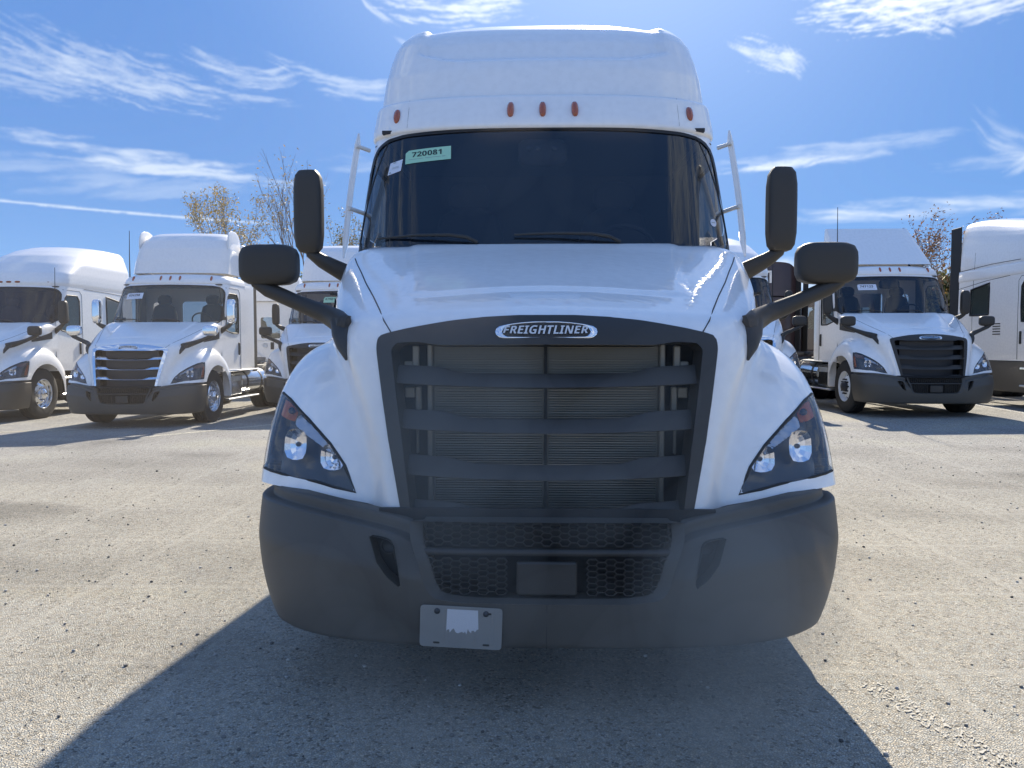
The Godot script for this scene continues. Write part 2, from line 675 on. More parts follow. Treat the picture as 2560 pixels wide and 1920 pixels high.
func bumper_shapes() -> void:
	var rows := []
	var steps := [[0.0, 0.07, 0.30], [0.0, 0.035, 0.262], [0.0, 0.012, 0.256], [0.0, 0.0, 0.27]]
	for k in range(1, 22):
		steps.append([k / 21.0, 0.0, 0.0])
	steps.append_array([[1.0, 0.003, 0.004], [1.0, 0.012, 0.008], [1.0, 0.04, 0.010], [1.0, 0.045, 0.014], [1.0, 0.046, 0.035], [1.0, 0.048, 0.05], [1.0, 0.056, 0.055], [1.0, 0.10, 0.057]])
	for st in steps:
		var f: float = st[0]
		var y := lerpf(0.27, 0.74, f) if f > 0.0 else float(st[2])
		var inset: float = st[1]
		var row := plan(y, bump_z(y) - inset, bump_w(y) - inset, 0.62 - inset, 3.0, -0.74, 220)
		for k in row.size():
			var top := low_edge(absf(row[k].x) + inset * 0.6) - 0.055
			var p := row[k]
			p.y = (lerpf(0.27, top, f) + (float(st[2]) if f >= 1.0 else 0.0)) if f > 0.0 else float(st[2])
			row[k] = p
		rows.append(row)
	var s := grid(rows)
	var opening := rounded(both([0, 0.435, 0.311, 0.437, 0.424, 0.451, 0.453, 0.489, 0.476, 0.576, 0.515, 0.672, 0.515, 0.9, 0, 0.9]), 0.035)
	var slot := rounded(pts([0.672, 0.672, 0.632, 0.668, 0.595, 0.66, 0.578, 0.645, 0.572, 0.615, 0.555, 0.555, 0.544, 0.482, 0.60, 0.526, 0.636, 0.577]), 0.008)
	var ob := bounds(opening)
	var sb := bounds(slot)
	s = clip(s, neg(field(s, func(p: Vector3) -> float: return inside(Vector2(p.x, p.y), opening, ob) if p.z > -0.3 else 1.0)))
	s = clip(s, neg(field(s, func(p: Vector3) -> float: return inside(Vector2(absf(p.x), p.y), slot, sb) if p.z > -0.3 else 1.0)))
	var rim := func(o: PackedVector2Array, sg: float, mid: Vector2, depths: Array) -> Sh:
		var w := []
		for d in depths:
			var row := PackedVector3Array()
			for p in o:
				var q: Vector2 = p.lerp(mid, d[1])
				row.append(Vector3(q.x * sg, minf(q.y, 0.728), bump_at(p.x, minf(p.y, 0.74)) - d[0]))
			row.append(row[0])
			w.append(row)
		return grid(w)
	s.add(rim.call(opening, 1.0, Vector2(0, 0.58), [[0.0, 0.0], [0.003, 0.008], [0.028, 0.085], [0.034, 0.092], [0.10, 0.10]]))
	for sg in [-1.0, 1.0]:
		s.add(rim.call(slot, sg, Vector2(0.6, 0.6), [[0.0, 0.0], [0.003, 0.03], [0.07, 0.12]]))
	S.bumper = s.mesh()
	# lattice of flattened hexagons
	var lattice := func(x0: float, x1: float, y0: float, y1: float) -> Sh:
		var o := Sh.new()
		var px := 0.034
		var py := 0.0225
		var bar := func(a: Vector2, b: Vector2) -> void:
			if minf(a.x, b.x) < x0 or maxf(a.x, b.x) > x1 or minf(a.y, b.y) < y0 or maxf(a.y, b.y) > y1:
				return
			var d := b - a
			var m := (a + b) / 2
			o.add(box(Vector3.ZERO, Vector3(d.length() + 0.002, 0.0032, 0.012)), Transform3D(Basis(Vector3(0, 0, 1), d.angle()), Vector3(m.x, m.y, bump_at(m.x, m.y) - 0.035)))
		for cx in range(-16, 17):
			for cy in range(-2, 12):
				var c := Vector2(cx * px, y0 + cy * py + (py / 2 if cx % 2 else 0.0))
				var l := c + Vector2(-px * 0.35, -py / 2)
				var r := c + Vector2(px * 0.35, -py / 2)
				bar.call(l, r)
				bar.call(r, c + Vector2(px * 0.65, 0))
				bar.call(c + Vector2(px * 0.65, 0), c + Vector2(px * 0.35, py / 2))
		return o
	S.lattice_up = lattice.call(-0.47, 0.47, 0.63, 0.722).mesh()
	S.lattice_low = lattice.call(0.125, 0.47, 0.462, 0.605).mesh()
	S.lattice_low_left = lattice.call(-0.47, -0.125, 0.462, 0.605).mesh()

# ---- cab glasshouse
const GLASS := [[0.95, -1.45, 1.095, 0.45, 2.7], [1.85, -1.45, 1.10, 0.45, 2.7], [1.92, -1.43, 1.10, 0.45, 2.7], [2.735, -1.945, 1.088, 0.42, 2.7]]

func glass_at(x: float, y: float) -> float:
	var t := clampf((y - 1.92) / (2.735 - 1.92), 0, 1)
	var w := lerpf(1.10, 1.088, t)
	var d := lerpf(0.45, 0.42, t)
	return lerpf(-1.43, -1.945, t) - d + d * pow(maxf(0.0, 1.0 - pow(absf(x) / w, 2.7)), 1.0 / 2.7)

# shell of the cab from the floor to the top of the windscreen, cut into shell, windscreen, doors and side windows
func cab_shapes(key: String, zb: float, with_back_window: bool, sleeper_window: bool) -> void:
	var s := stack(GLASS, zb, 190 if zb < -4 else 130, 0.045, false)
	var g := both([0, 1.90, 0.6, 1.905, 0.95, 1.925, 1.055, 1.95, 1.078, 2.0, 1.073, 2.15, 1.05, 2.5, 1.038, 2.57, 1.01, 2.62, 0.955, 2.652, 0.85, 2.67, 0.4, 2.683, 0, 2.688])
	var og: PackedVector2Array = Geometry2D.offset_polygon(g, 0.022)[0]
	var gb := bounds(g)
	var ogb := bounds(og)
	var front := func(p: Vector3) -> float: return maxf(inside(Vector2(p.x, p.y), og, ogb), -2.32 - p.z)
	var d := field(s, front)
	var scr := clip(s, d)
	s = clip(s, neg(d))
	var di := field(scr, func(p: Vector3) -> float: return inside(Vector2(p.x, p.y), g, gb))
	S[key + "_screen"] = clip(scr, di).mesh()
	S[key + "_gasket"] = clip(scr, neg(di)).moved(0.006).mesh()
	var door := rounded(pts([-1.80, 0.97, -2.78, 0.97, -2.80, 2.55, -2.72, 2.66, -2.05, 2.66, -1.80, 1.95]), 0.05)
	var win := rounded(pts([-1.97, 1.80, -2.35, 1.74, -2.68, 1.74, -2.70, 2.45, -2.62, 2.55, -2.20, 2.55]), 0.05)
	var db := bounds(door)
	var wb := bounds(win)
	var dd := field(s, func(p: Vector3) -> float: return inside(Vector2(p.z, p.y), door, db) if absf(p.x) > 0.8 else 0.08)
	var dr := clip(s, dd)
	s = clip(s, neg(dd))
	var dw := field(dr, func(p: Vector3) -> float: return inside(Vector2(p.z, p.y), win, wb))
	var gl := clip(dr, dw)
	dr = clip(dr, neg(dw))
	for side in [["_left", -1.0], ["_right", 1.0]]:
		var sg: float = side[1]
		var half := func(p: Vector3) -> float: return -p.x * sg
		S[key + "_door" + side[0]] = clip(dr, field(dr, half)).mesh()
		S[key + "_window" + side[0]] = clip(gl, field(gl, half)).mesh()
	if sleeper_window:
		var bw := rounded(pts([-3.8, 1.93, -4.5, 1.93, -4.5, 2.50, -3.8, 2.60]), 0.06)
		var bb := bounds(bw)
		var ds := field(s, func(p: Vector3) -> float: return inside(Vector2(p.z, p.y), bw, bb) if absf(p.x) > 0.8 else 0.08)
		var bunk := clip(s, ds)
		s = clip(s, neg(ds))
		for side in [["_left", -1.0], ["_right", 1.0]]:
			var sg: float = side[1]
			S[key + "_bunk" + side[0]] = clip(bunk, field(bunk, func(p: Vector3) -> float: return -p.x * sg)).mesh()
	S[key + "_shell"] = s.mesh()
	S[key + "_lining"] = clip(s.moved(-0.025), field(s, func(p: Vector3) -> float: return 1.2 - p.y)).mesh()
	# the back wall, with or without its window
	var b := []
	for r in 37:
		var row := PackedVector3Array()
		for c in 44:
			row.append(Vector3(lerpf(1.09, -1.09, c / 43.0), lerpf(0.95, 2.735, r / 36.0), zb))
		b.append(row)
	var bs := grid(b)
	if with_back_window:
		var pans := [rounded(pts([-0.92, 1.78, -0.58, 1.78, -0.58, 2.42, -0.92, 2.42]), 0.06), rounded(pts([-0.28, 1.74, 0.36, 1.74, 0.36, 2.44, -0.28, 2.44]), 0.06), rounded(pts([0.58, 1.78, 0.92, 1.78, 0.92, 2.42, 0.58, 2.42]), 0.06)]
		var n := 0
		for p in pans:
			var pb := bounds(p)
			var dp := field(bs, func(q: Vector3) -> float: return inside(Vector2(q.x, q.y), p, pb))
			S["%s_pane_%d" % [key, n]] = clip(bs, dp).mesh()
			bs = clip(bs, neg(dp))
			n += 1
	S[key + "_back"] = bs.mesh()

func roof_shapes() -> void:
	# brow over the windscreen and the tall roof of the big tractor
	S.brow = stack([[2.70, -1.925, 1.09, 0.42, 2.7], [2.712, -1.905, 1.10, 0.43, 2.7], [2.76, -1.925, 1.104, 0.43, 2.7], [2.92, -2.02, 1.095, 0.44, 2.8], [2.935, -2.033, 1.09, 0.44, 2.8], [2.945, -2.06, 1.07, 0.44, 2.8]], -5.0, 150, 0.03, true).mesh()
	var cap := stack([[2.941, -2.068, 1.068, 0.44, 2.9], [3.0, -2.10, 1.072, 0.44, 2.9], [3.15, -2.18, 1.065, 0.44, 3.0], [3.30, -2.28, 1.05, 0.44, 3.0], [3.42, -2.37, 1.03, 0.44, 3.1], [3.50, -2.45, 1.005, 0.44, 3.2], [3.565, -2.53, 0.97, 0.44, 3.2], [3.615, -2.62, 0.92, 0.45, 3.2], [3.655, -2.73, 0.85, 0.46, 3.2], [3.685, -2.87, 0.74, 0.5, 3.2], [3.70, -3.05, 0.58, 0.55, 3.2], [3.706, -3.25, 0.4, 0.6, 3.0]], -5.0, 190, 0.022, true, true)
	# the shallow dish pressed into its brow
	for k in cap.v.size():
		var p := cap.v[k]
		var e := minf(0.80 - absf(p.x), p.y - (3.235 + 0.9 * pow(maxf(0.0, absf(p.x) - 0.5), 2.0)))
		var t := smoothstep(-0.012, 0.035, e) * smoothstep(3.72, 3.6, p.y)
		cap.v[k] = p + Vector3(0, -0.018, -0.042) * t
	S.high_roof = cap.mesh()
	var tall := cap.xf(Transform3D(Basis.from_scale(Vector3(1, 1.12, 1)), Vector3(0, 2.95 * -0.12, 0)))
	for k in tall.v.size():
		var p := tall.v[k]
		tall.v[k].y += 0.30 * smoothstep(-2.4, -4.9, p.z) * clampf((p.y - 2.95) / 0.7, 0.0, 1.0)
	S.tall_roof = tall.mesh()
	S.day_roof = stack([[2.735, -1.945, 1.09, 0.42, 2.6], [2.75, -1.93, 1.095, 0.43, 2.6], [2.82, -1.955, 1.088, 0.43, 2.6], [2.88, -2.0, 1.06, 0.44, 2.6], [2.925, -2.07, 0.98, 0.46, 2.6], [2.945, -2.17, 0.88, 0.48, 2.6], [2.95, -2.3, 0.6, 0.5, 2.6]], -3.1, 110, 0.025, true, true).mesh()
	var fair := stack([[2.97, -2.2, 0.99, 0.32, 3.0], [3.25, -2.28, 0.985, 0.35, 3.0], [3.5, -2.39, 0.975, 0.38, 3.0], [3.68, -2.52, 0.95, 0.42, 3.0], [3.79, -2.66, 0.91, 0.45, 3.0], [3.86, -2.82, 0.84, 0.5, 3.0], [3.885, -3.0, 0.7, 0.5, 3.0]], -3.2, 120, 0.03, true, true)
	S.round_fairing = fair.mesh()
	S.flat_fairing = stack([[2.97, -2.12, 0.92, 0.10, 9.0], [3.84, -3.10, 0.87, 0.08, 9.0]], -3.2, 90, 0.06, true, true).mesh()
	var dome := stack([[2.735, -1.945, 1.09, 0.42, 2.6], [2.80, -1.93, 1.10, 0.43, 2.6], [2.88, -1.98, 1.10, 0.45, 2.6], [2.97, -2.05, 1.095, 0.5, 2.5], [3.15, -2.3, 1.07, 0.7, 2.4], [3.32, -2.62, 1.0, 0.85, 2.4], [3.44, -2.95, 0.94, 0.95, 2.4], [3.53, -3.35, 0.84, 1.0, 2.4], [3.57, -3.8, 0.66, 1.0, 2.4], [3.585, -4.1, 0.4, 0.9, 2.4]], -4.9, 150, 0.03, true, true)
	for k in dome.v.size():
		dome.v[k].y = 2.735 + (dome.v[k].y - 2.735) * 1.22
	S.dome_roof = dome.mesh()

# ---- wheels
func wheel_shapes() -> void:
	var tyre := [-0.14, 0.30, -0.148, 0.36, -0.148, 0.44, -0.13, 0.49, -0.115, 0.508]
	for g in [-0.075, -0.025, 0.025, 0.075]:
		tyre.append_array([g - 0.006, 0.514, g - 0.006, 0.514, g - 0.006, 0.498, g - 0.006, 0.498, g + 0.006, 0.498, g + 0.006, 0.498, g + 0.006, 0.514, g + 0.006, 0.514])
	tyre.append_array([0.115, 0.508, 0.13, 0.49, 0.148, 0.44, 0.148, 0.36, 0.14, 0.30])
	S.tyre = lathe(tyre, 40).mesh()
	# dished disc with ten hand holes, facing +x
	var rows := []
	for q in [[0.125, 0.30], [0.14, 0.295], [0.135, 0.285], [0.09, 0.28], [0.06, 0.27], [0.055, 0.255], [0.062, 0.24], [0.075, 0.22], [0.088, 0.20], [0.10, 0.18], [0.108, 0.165], [0.11, 0.15], [0.11, 0.13], [0.112, 0.0]]:
		var row := PackedVector3Array()
		for e in 101:
			var a := TAU * e / 100
			row.append(Vector3(q[0], q[1] * sin(a), q[1] * cos(a)))
		rows.append(row)
	var disc := grid(rows)
	S.rim = clip(disc, field(disc, func(p: Vector3) -> float:
		var a := fposmod(atan2(p.y, p.z), TAU / 10) - TAU / 20
		var r := Vector2(p.y, p.z).length()
		return 1.0 - Vector2(r * sin(a) / 0.026, (r * cos(a) - 0.225) / 0.026).length() if p.x < 0.12 else -1.0)).mesh()
	S.hub_cap = lathe([0.11, 0.105, 0.15, 0.10, 0.15, 0.10, 0.16, 0.09, 0.165, 0.075, 0.165, 0.075, 0.185, 0.07, 0.19, 0.0], 24).mesh()
	var nut := lathe([0.0, 0.018, 0.0, 0.018, 0.012, 0.017, 0.045, 0.013, 0.05, 0.0], 6)
	S.nut = nut.mesh()
	S.drum = lathe([-0.1, 0.29, 0.05, 0.29, 0.05, 0.29, 0.045, 0.0], 24).mesh()
	S.flat_rim = lathe([0.13, 0.30, 0.14, 0.295, 0.13, 0.28, -0.02, 0.26, -0.05, 0.2, -0.05, 0.12, -0.05, 0.12, 0.06, 0.11, 0.07, 0.0], 32).mesh()

# how far out the cab's side is at a given place
func side_at(z: float, y: float) -> float:
	var t := clampf((y - 1.92) / (2.735 - 1.92), 0, 1)
	var w := lerpf(1.10, 1.088, t)
	var d := lerpf(0.45, 0.42, t)
	var zf := lerpf(-1.43, -1.945, t) if y > 1.92 else -1.45
	var q := clampf((z - (zf - d)) / d, 0.0, 1.0)
	return w * pow(1.0 - pow(q, 2.7), 1.0 / 2.7)

func on_side(sg: float, path: Array, up: float) -> Array:
	var o := []
	for k in path.size() - 1:
		for e in 6:
			var z := lerpf(path[k][0], path[k + 1][0], e / 6.0)
			var y := lerpf(path[k][1], path[k + 1][1], e / 6.0)
			o.append(Vector3((side_at(z, y) + up) * sg, y, z))
	var l: Array = path[-1]
	o.append(Vector3((side_at(l[0], l[1]) + up) * sg, l[1], l[0]))
	return o

# closes the gap between a shape and its moved copy, all along the open edges
func walls(a: Sh, b: Sh) -> Sh:
	var seen := {}
	for k in range(0, a.i.size(), 3):
		for e in 3:
			var p := a.i[k + e]
			var q := a.i[k + (e + 1) % 3]
			var back := Vector2i(q, p)
			if seen.has(back): seen.erase(back)
			else: seen[Vector2i(p, q)] = true
	var s := Sh.new()
	for e in seen:
		s.quad(a.v[e.x], a.v[e.y], b.v[e.y], b.v[e.x])
	return s

# ---------------------------------------------------------------- materials in use
var M := {}
func materials() -> void:
	var grain := noise_image(0.09, 256, 5, FastNoiseLite.TYPE_CELLULAR, FastNoiseLite.RETURN_DISTANCE2_SUB, 1)
	M.white = mat(0.9, 0.885, 0.86, 0.42, 0.0, 1.0)
	# road film: the faintest mottling of the paint
	var film := noise_image(0.02, 512, 41, FastNoiseLite.TYPE_SIMPLEX_SMOOTH, FastNoiseLite.RETURN_DISTANCE, 6)
	for y in 512:
		for x in 512:
			var f := 1.0 - 0.022 * smoothstep(0.3, 0.8, film.get_pixel(x, y).r)
			if fposmod(sin(x * 12.9898 + y * 78.233) * 43758.5453, 1.0) > 0.9996: f = 0.8
			film.set_pixel(x, y, Color(f, f, f * 0.995))
	M.white.albedo_texture = ImageTexture.create_from_image(film)
	M.white.uv1_triplanar = true
	M.white.uv1_scale = Vector3.ONE * 1.3
	M.white_flat = mat(0.74, 0.75, 0.75, 0.5)
	M.black = grained(mat(0.036, 0.032, 0.027, 0.5), 6.0, 0.02, grain)
	M.bumper = grained(mat(0.078, 0.070, 0.058, 0.52), 5.0, 0.02, grain)
	M.deep = mat(0.012, 0.012, 0.013, 0.8)
	M.gasket = mat(0.012, 0.012, 0.012, 0.55)
	M.seam = mat(0.03, 0.03, 0.03, 0.7)
	M.chrome = mat(0.82, 0.83, 0.85, 0.06, 1.0)
	M.satin = mat(0.6, 0.61, 0.62, 0.28, 1.0)
	M.alloy = mat(0.72, 0.73, 0.74, 0.16, 1.0)
	M.fin = mat(0.24, 0.225, 0.19, 0.45, 0.4)
	M.rubber = mat(0.022, 0.022, 0.022, 0.75)
	M.glass = pane(0.02, 0.03, 0.045, 0.35)
	M.side_glass = pane(0.04, 0.07, 0.065, 0.45)
	M.lens = pane(0.9, 0.95, 1.0, 0.05)
	M.lining = mat(0.035, 0.036, 0.04, 0.8)
	M.seat = mat(0.02, 0.02, 0.023, 0.8)
	M.amber = mat(0.30, 0.06, 0.004, 0.35)
	M.amber.metallic_specular = 0.2
	M.guide = mat(0.34, 0.38, 0.44, 0.3, 0.85)
	M.bright = mat(0.9, 0.9, 0.92, 0.13, 1.0)
	M.dim_amber = mat(0.10, 0.03, 0.008, 0.35)
	M.marker = mat(0.36, 0.075, 0.02, 0.25, 0.0, 0.8)
	M.red = mat(0.45, 0.05, 0.015, 0.25, 0.0, 0.6)
	M.housing = mat(0.016, 0.018, 0.022, 0.4)
	M.green_paper = mat(0.38, 0.66, 0.46, 0.7)
	M.white_paper = mat(0.72, 0.74, 0.80, 0.7)
	M.ink = mat(0.02, 0.03, 0.03, 0.7)
	M.grey_ink = mat(0.25, 0.32, 0.30, 0.7)
	M.maroon = mat(0.018, 0.004, 0.011, 0.4, 0.0, 0.6)
	M.steel = mat(0.05, 0.05, 0.055, 0.5, 0.3)
	M.plate = mat(0.30, 0.295, 0.28, 0.5, 0.3)

# ---------------------------------------------------------------- parts of a tractor
func seam(t: Node3D, called: String, path: Array, r := 0.003) -> void:
	part(t, called, tube(path, [r], 5), M.seam)

func tractor_front(t: Node3D, o: Dictionary) -> void:
	var paint: Material = o.get("paint", M.white)
	var shiny: bool = o.get("chrome", false)
	var h := part(t, "hood", S.hood, paint)
	for sg in [-1.0, 1.0]:
		var path := []
		for p in [[0.641, 1.447], [0.68, 1.494], [0.723, 1.547], [0.79, 1.617], [0.865, 1.692], [0.93, 1.765], [0.985, 1.822], [1.02, 1.862]]:
			path.append(Vector3(p[0] * sg, p[1], skin(p[0], p[1]) + 0.0025))
		seam(h, "panel_gap", path)
	keep("latch_cover", func(): 
		var rows := []
		for r in 5:
			var row := PackedVector3Array()
			for c in 13:
				var z := lerpf(-0.60, -0.515, r / 4.0)
				var x := lerpf(-0.17, 0.17, c / 12.0) * lerpf(1.0, 0.86, r / 4.0)
				var y := 1.4
				while body(Vector3(x, y, z)) < 0.0 and y < 2.0: y += 0.001
				row.append(Vector3(x, y + (0.004 if r % 4 and c % 12 else -0.002), z))
			rows.append(row)
		rows.reverse()
		return grid(rows).mesh())
	part(h, "latch_cover", S.latch_cover, M.white_flat)
	# grille
	var g := hub(t, "grille")
	part(g, "surround", S.surround, M.chrome if shiny else M.black)
	for k in 4:
		var yb: float = [1.222, 1.045, 0.867, 0.692][k]
		part(g, "slat", keep("slat_%d%s" % [k, "_thin" if shiny else ""], func() -> ArrayMesh: return slat(yb, shiny).mesh()), M.chrome if shiny else M.black)
	if o.get("near", false):
		part(g, "radiator_fins", radiator_fins(), M.fin).set_meta("kind", "stuff")
		for sg in [-1.0, 1.0]:
			part(g, "radiator_tank", box(Vector3(0.487 * sg, 1.06, -0.44), Vector3(0.022, 0.78, 0.03), 0.004), M.fin)
			for q in [[0.545, 1.345, 0.035, 0.10], [0.575, 1.31, 0.045, 0.035], [0.535, 1.17, 0.03, 0.11], [0.57, 1.195, 0.05, 0.05], [0.54, 0.99, 0.012, 0.12]]:
				part(g, "bracket", box(Vector3(q[0] * sg, q[1], -0.43), Vector3(q[2] * 0.8, q[3] * 0.9, 0.03), 0.004), M.fin)
		part(g, "radiator_post", box(Vector3(0, 1.06, -0.445), Vector3(0.012, 0.78, 0.03)), M.deep)
	else:
		part(g, "radiator_core", box(Vector3(0, 1.06, -0.45), Vector3(0.98, 0.74, 0.03)), M.steel)
	var sh := box(Vector3(0, 1.0, -0.55), Vector3(1.34, 1.0, 0.02))  # dark plates added behind the radiator so no light leaks through
	for sg in [-1.0, 1.0]:
		sh.add(box(Vector3(0.645 * sg, 1.02, -0.50), Vector3(0.02, 0.8, 0.12)))
	sh.add(box(Vector3(0, 1.42, -0.49), Vector3(1.3, 0.02, 0.13)))
	part(g, "shroud", sh, M.deep)
	# badge
	var b := hub(t, "badge")
	var c := at(0.0, 1.455, skin(0.0, 1.455) + 0.018, Vector3(-0.30, 0, 0))
	keep("badge_ring", func():
		var outer := both([0, 0.0355, 0.05, 0.035, 0.10, 0.031, 0.15, 0.024, 0.1875, 0.015, 0.2, 0.005, 0.204, -0.008, 0.2, -0.02, 0.1875, -0.031, 0.17, -0.0355, 0.1, -0.0365, 0, -0.0365])
		var inner := both([0, 0.03, 0.05, 0.0295, 0.095, 0.0265, 0.135, 0.0215, 0.1575, 0.0155, 0.17, 0.007, 0.1775, -0.0075, 0.1735, -0.0175, 0.1625, -0.026, 0.15, -0.0285, 0.1, -0.0288, 0, -0.0288])
		S.badge_plate = slab(inner, 0.02).mesh()
		return ring(outer, inner, 0.02, 0.004).mesh())
	part(b, "ring", S.badge_ring, M.chrome, c)
	part(b, "plate", S.badge_plate, M.black, c * at(0, 0, -0.005))
	part(b, "lettering", keep("badge_letters", func():
		var l := lettering("FREIGHTLINER", 0.036, 0.006, 0.24)
		for k in l.v.size():
			var p := l.v[k]
			l.v[k] = Vector3(p.x * 0.99, p.y * (1.0 - 6.5 * p.x * p.x), p.z)
		return l.mesh()), M.satin if o.get("near", false) else M.chrome, c * at(0, -0.001, 0.0))
	# headlights
	for sd in [["left", -1.0], ["right", 1.0]]:
		headlight(t, sd[0], sd[1], o.get("near", false))
	# bumper
	var bp := part(t, "bumper", S.bumper, M.bumper)
	var back := Sh.new()
	back.add(box(Vector3(0, 0.58, -0.16), Vector3(1.3, 0.36, 0.02)))
	part(bp, "backing_panel", back, M.deep)
	part(bp, "honeycomb", S.lattice_up, M.black)
	part(bp, "honeycomb", S.lattice_low, M.black)
	part(bp, "honeycomb", S.lattice_low_left, M.black)
	part(bp, "cross_bar", keep("cross_bar", func():
		var rows := []
		for q in [[0.606, 0.05], [0.608, 0.03], [0.627, 0.028], [0.632, 0.05]]:
			var row := PackedVector3Array()
			for k in 25:
				var x := lerpf(-0.50, 0.50, k / 24.0)
				row.append(Vector3(x, q[0], bump_at(x, q[0]) - q[1]))
			rows.append(row)
		return grid(rows).mesh()), M.black)
	part(bp, "sensor_cover", box(Vector3(0, 0.523, -0.04), Vector3(0.225, 0.125, 0.03), 0.006), M.black)
	for sg in [-1.0, 1.0]:
		part(bp, "fog_lamp", lathe([0.0, 0.034, 0.012, 0.034, 0.012, 0.034, 0.012, 0.029, 0.012, 0.029, 0.003, 0.024, 0.0, 0.0], 24), M.housing, Transform3D(Basis(Vector3.UP, -PI / 2), Vector3(0.603 * sg, 0.625, -0.115)))
		part(bp, "slot_backing", box(Vector3(0.605 * sg, 0.58, -0.135), Vector3(0.2, 0.24, 0.01)), M.deep)
	seam(bp, "centre_joint", [Vector3(0, 0.262, -0.022), Vector3(0, 0.33, -0.011), Vector3(0, 0.434, 0.0005)], 0.0015)

func slat(yb: float, thin: bool) -> Sh:
	var rows := []
	var lim := lerpf(0.524, 0.632, (yb - 0.70) / 0.68)
	for q in [0, 1, 2, 3, 4, 5, 6]:
		var row := PackedVector3Array()
		for k in 49:
			var x := lerpf(-lim, lim, k / 48.0)
			var b := yb + 0.014 * pow(x / 0.6, 2.0)
			var e := smoothstep(lim - 0.28, lim - 0.15, absf(x))
			var up := lerpf(0.03, 0.055, e) if thin else lerpf(0.055, 0.076, e)
			var z := look("front", b) - 0.2 * x * x - 0.022
			row.append([Vector3(x, b + 0.004, z - 0.05), Vector3(x, b, z - 0.004), Vector3(x, b + 0.004, z), Vector3(x, b + up * 0.5, z - 0.022), Vector3(x, b + up, z - 0.05), Vector3(x, b + up, z - 0.058), Vector3(x, b + 0.02, z - 0.06)][q])
		rows.append(row)
	return grid(rows)

func radiator_fins() -> Sh:
	var s := Sh.new()
	var y := 0.70
	var k := 0
	while y < 1.40:
		for sg in [-1.0, 1.0]:
			s.add(box(Vector3(0.24 * sg, y, -0.455), Vector3(0.455, 0.0030 if k % 3 else 0.0042, 0.03)))
		y += 0.0105
		k += 1
	s.add(box(Vector3(0, 1.05, -0.475), Vector3(0.96, 0.74, 0.004)))
	return s

func headlight(t: Node3D, side: String, sg: float, near: bool) -> void:
	var l := hub(t, "headlight")
	var skin_shape: Sh = S["lens_" + side]
	keep("lens_mesh_" + side, func(): return skin_shape.mesh())
	keep("lamp_parts_" + side, func():
		var hs := skin_shape.moved(-0.075)
		var house := Sh.new()
		house.add(hs).add(walls(skin_shape.moved(-0.006), hs))
		S["lamp_house_" + side] = house.mesh()
		var patch := func(poly: PackedVector2Array, deep: float, rib: float) -> ArrayMesh:
			var s := skin_shape.moved(-deep)
			var b := bounds(poly)
			s = clip(s, field(s, func(p: Vector3) -> float: return inside(Vector2(p.x * sg, p.y), poly, b)))
			for k in s.v.size():
				s.v[k].z += rib * sin(s.v[k].x * 420.0)
			return s.mesh()
		S["lamp_turn_" + side] = patch.call(pts([1.195, 1.145, 1.15, 1.138, 1.11, 1.118, 1.085, 1.098, 1.09, 1.06, 1.13, 1.065, 1.21, 1.085]), 0.03, 0.0)
		S["lamp_strip_" + side] = patch.call(pts([1.085, 1.098, 1.0, 1.048, 0.93, 0.993, 0.865, 0.925, 0.93, 0.962, 1.085, 1.045]), 0.028, 0.004)
		S["lamp_side_" + side] = patch.call(pts([1.205, 1.10, 1.6, 1.10, 1.6, 0.9, 1.215, 0.9]), 0.02, 0.0)
		# edge trim follows the outline on the skin
		var path := []
		for p in [[1.19, 1.176], [1.13, 1.153], [1.075, 1.118], [1.01, 1.076], [0.945, 1.025], [0.895, 0.983], [0.853, 0.936], [0.823, 0.90], [0.806, 0.866], [0.771, 0.797], [0.86, 0.815], [0.94, 0.834], [1.1, 0.854], [1.16, 0.862], [1.20, 0.868]]:
			path.append(Vector3(p[0] * sg, p[1], skin(p[0], p[1]) - 0.001))
		S["lamp_trim_" + side] = tube(path, [0.0065], 6).mesh()
		return true)
	part(l, "housing", S["lamp_house_" + side], M.housing)
	part(l, "turn_signal", S["lamp_turn_" + side], M.amber if near else M.dim_amber)
	part(l, "light_guide", S["lamp_strip_" + side], M.guide)
	part(l, "side_marker", S["lamp_side_" + side], M.red if near else M.amber)
	keep("bowl_big", func(): return bowl(0.060, 0.045, 0.066).mesh())
	keep("bowl_small", func(): return bowl(0.057, 0.04, 0.054).mesh())
	keep("bulb", func(): return pillow(Vector3.ZERO, Vector3(0.022, 0.022, 0.03), 2.0, 6).mesh())
	for q in [[1.062, 0.972, "bowl_big", 0.42], [0.885, 0.928, "bowl_small", 0.30]]:
		var c := at(q[0] * sg, q[1], skin(q[0], q[1]) - 0.022, Vector3(-0.1, q[3] * sg, 0))
		part(l, "reflector", S[q[2]], M.bright, c)
		part(l, "bulb", S.bulb, M.steel, c * at(0, 0, -0.02))
	if near:
		part(l, "turn_bulb", S.bulb, M.steel, at(1.115 * sg, 1.105, skin(1.115, 1.105) - 0.02) * Transform3D(Basis.from_scale(Vector3(1.4, 1.4, 1)), Vector3.ZERO))
	part(l, "lens", S["lens_mesh_" + side], M.lens)
	part(l, "trim", S["lamp_trim_" + side], M.gasket)

# a faceted reflector that opens towards +z
func bowl(rx: float, deep: float, ry: float) -> Sh:
	var s := Sh.new()
	var ringp := func(f: float, e: int) -> Vector3:
		var a := TAU * e / 14
		var g := pow(pow(absf(cos(a)), 3.2) + pow(absf(sin(a)), 3.2), -1 / 3.2)
		return Vector3(cos(a) * g * rx * f, sin(a) * g * ry * f, -deep * (1.0 - f * f))
	for k in 4:
		for e in 14:
			s.quad(ringp.call(k / 4.0, e), ringp.call((k + 1) / 4.0, e), ringp.call((k + 1) / 4.0, e + 1), ringp.call(k / 4.0, e + 1))
	return s

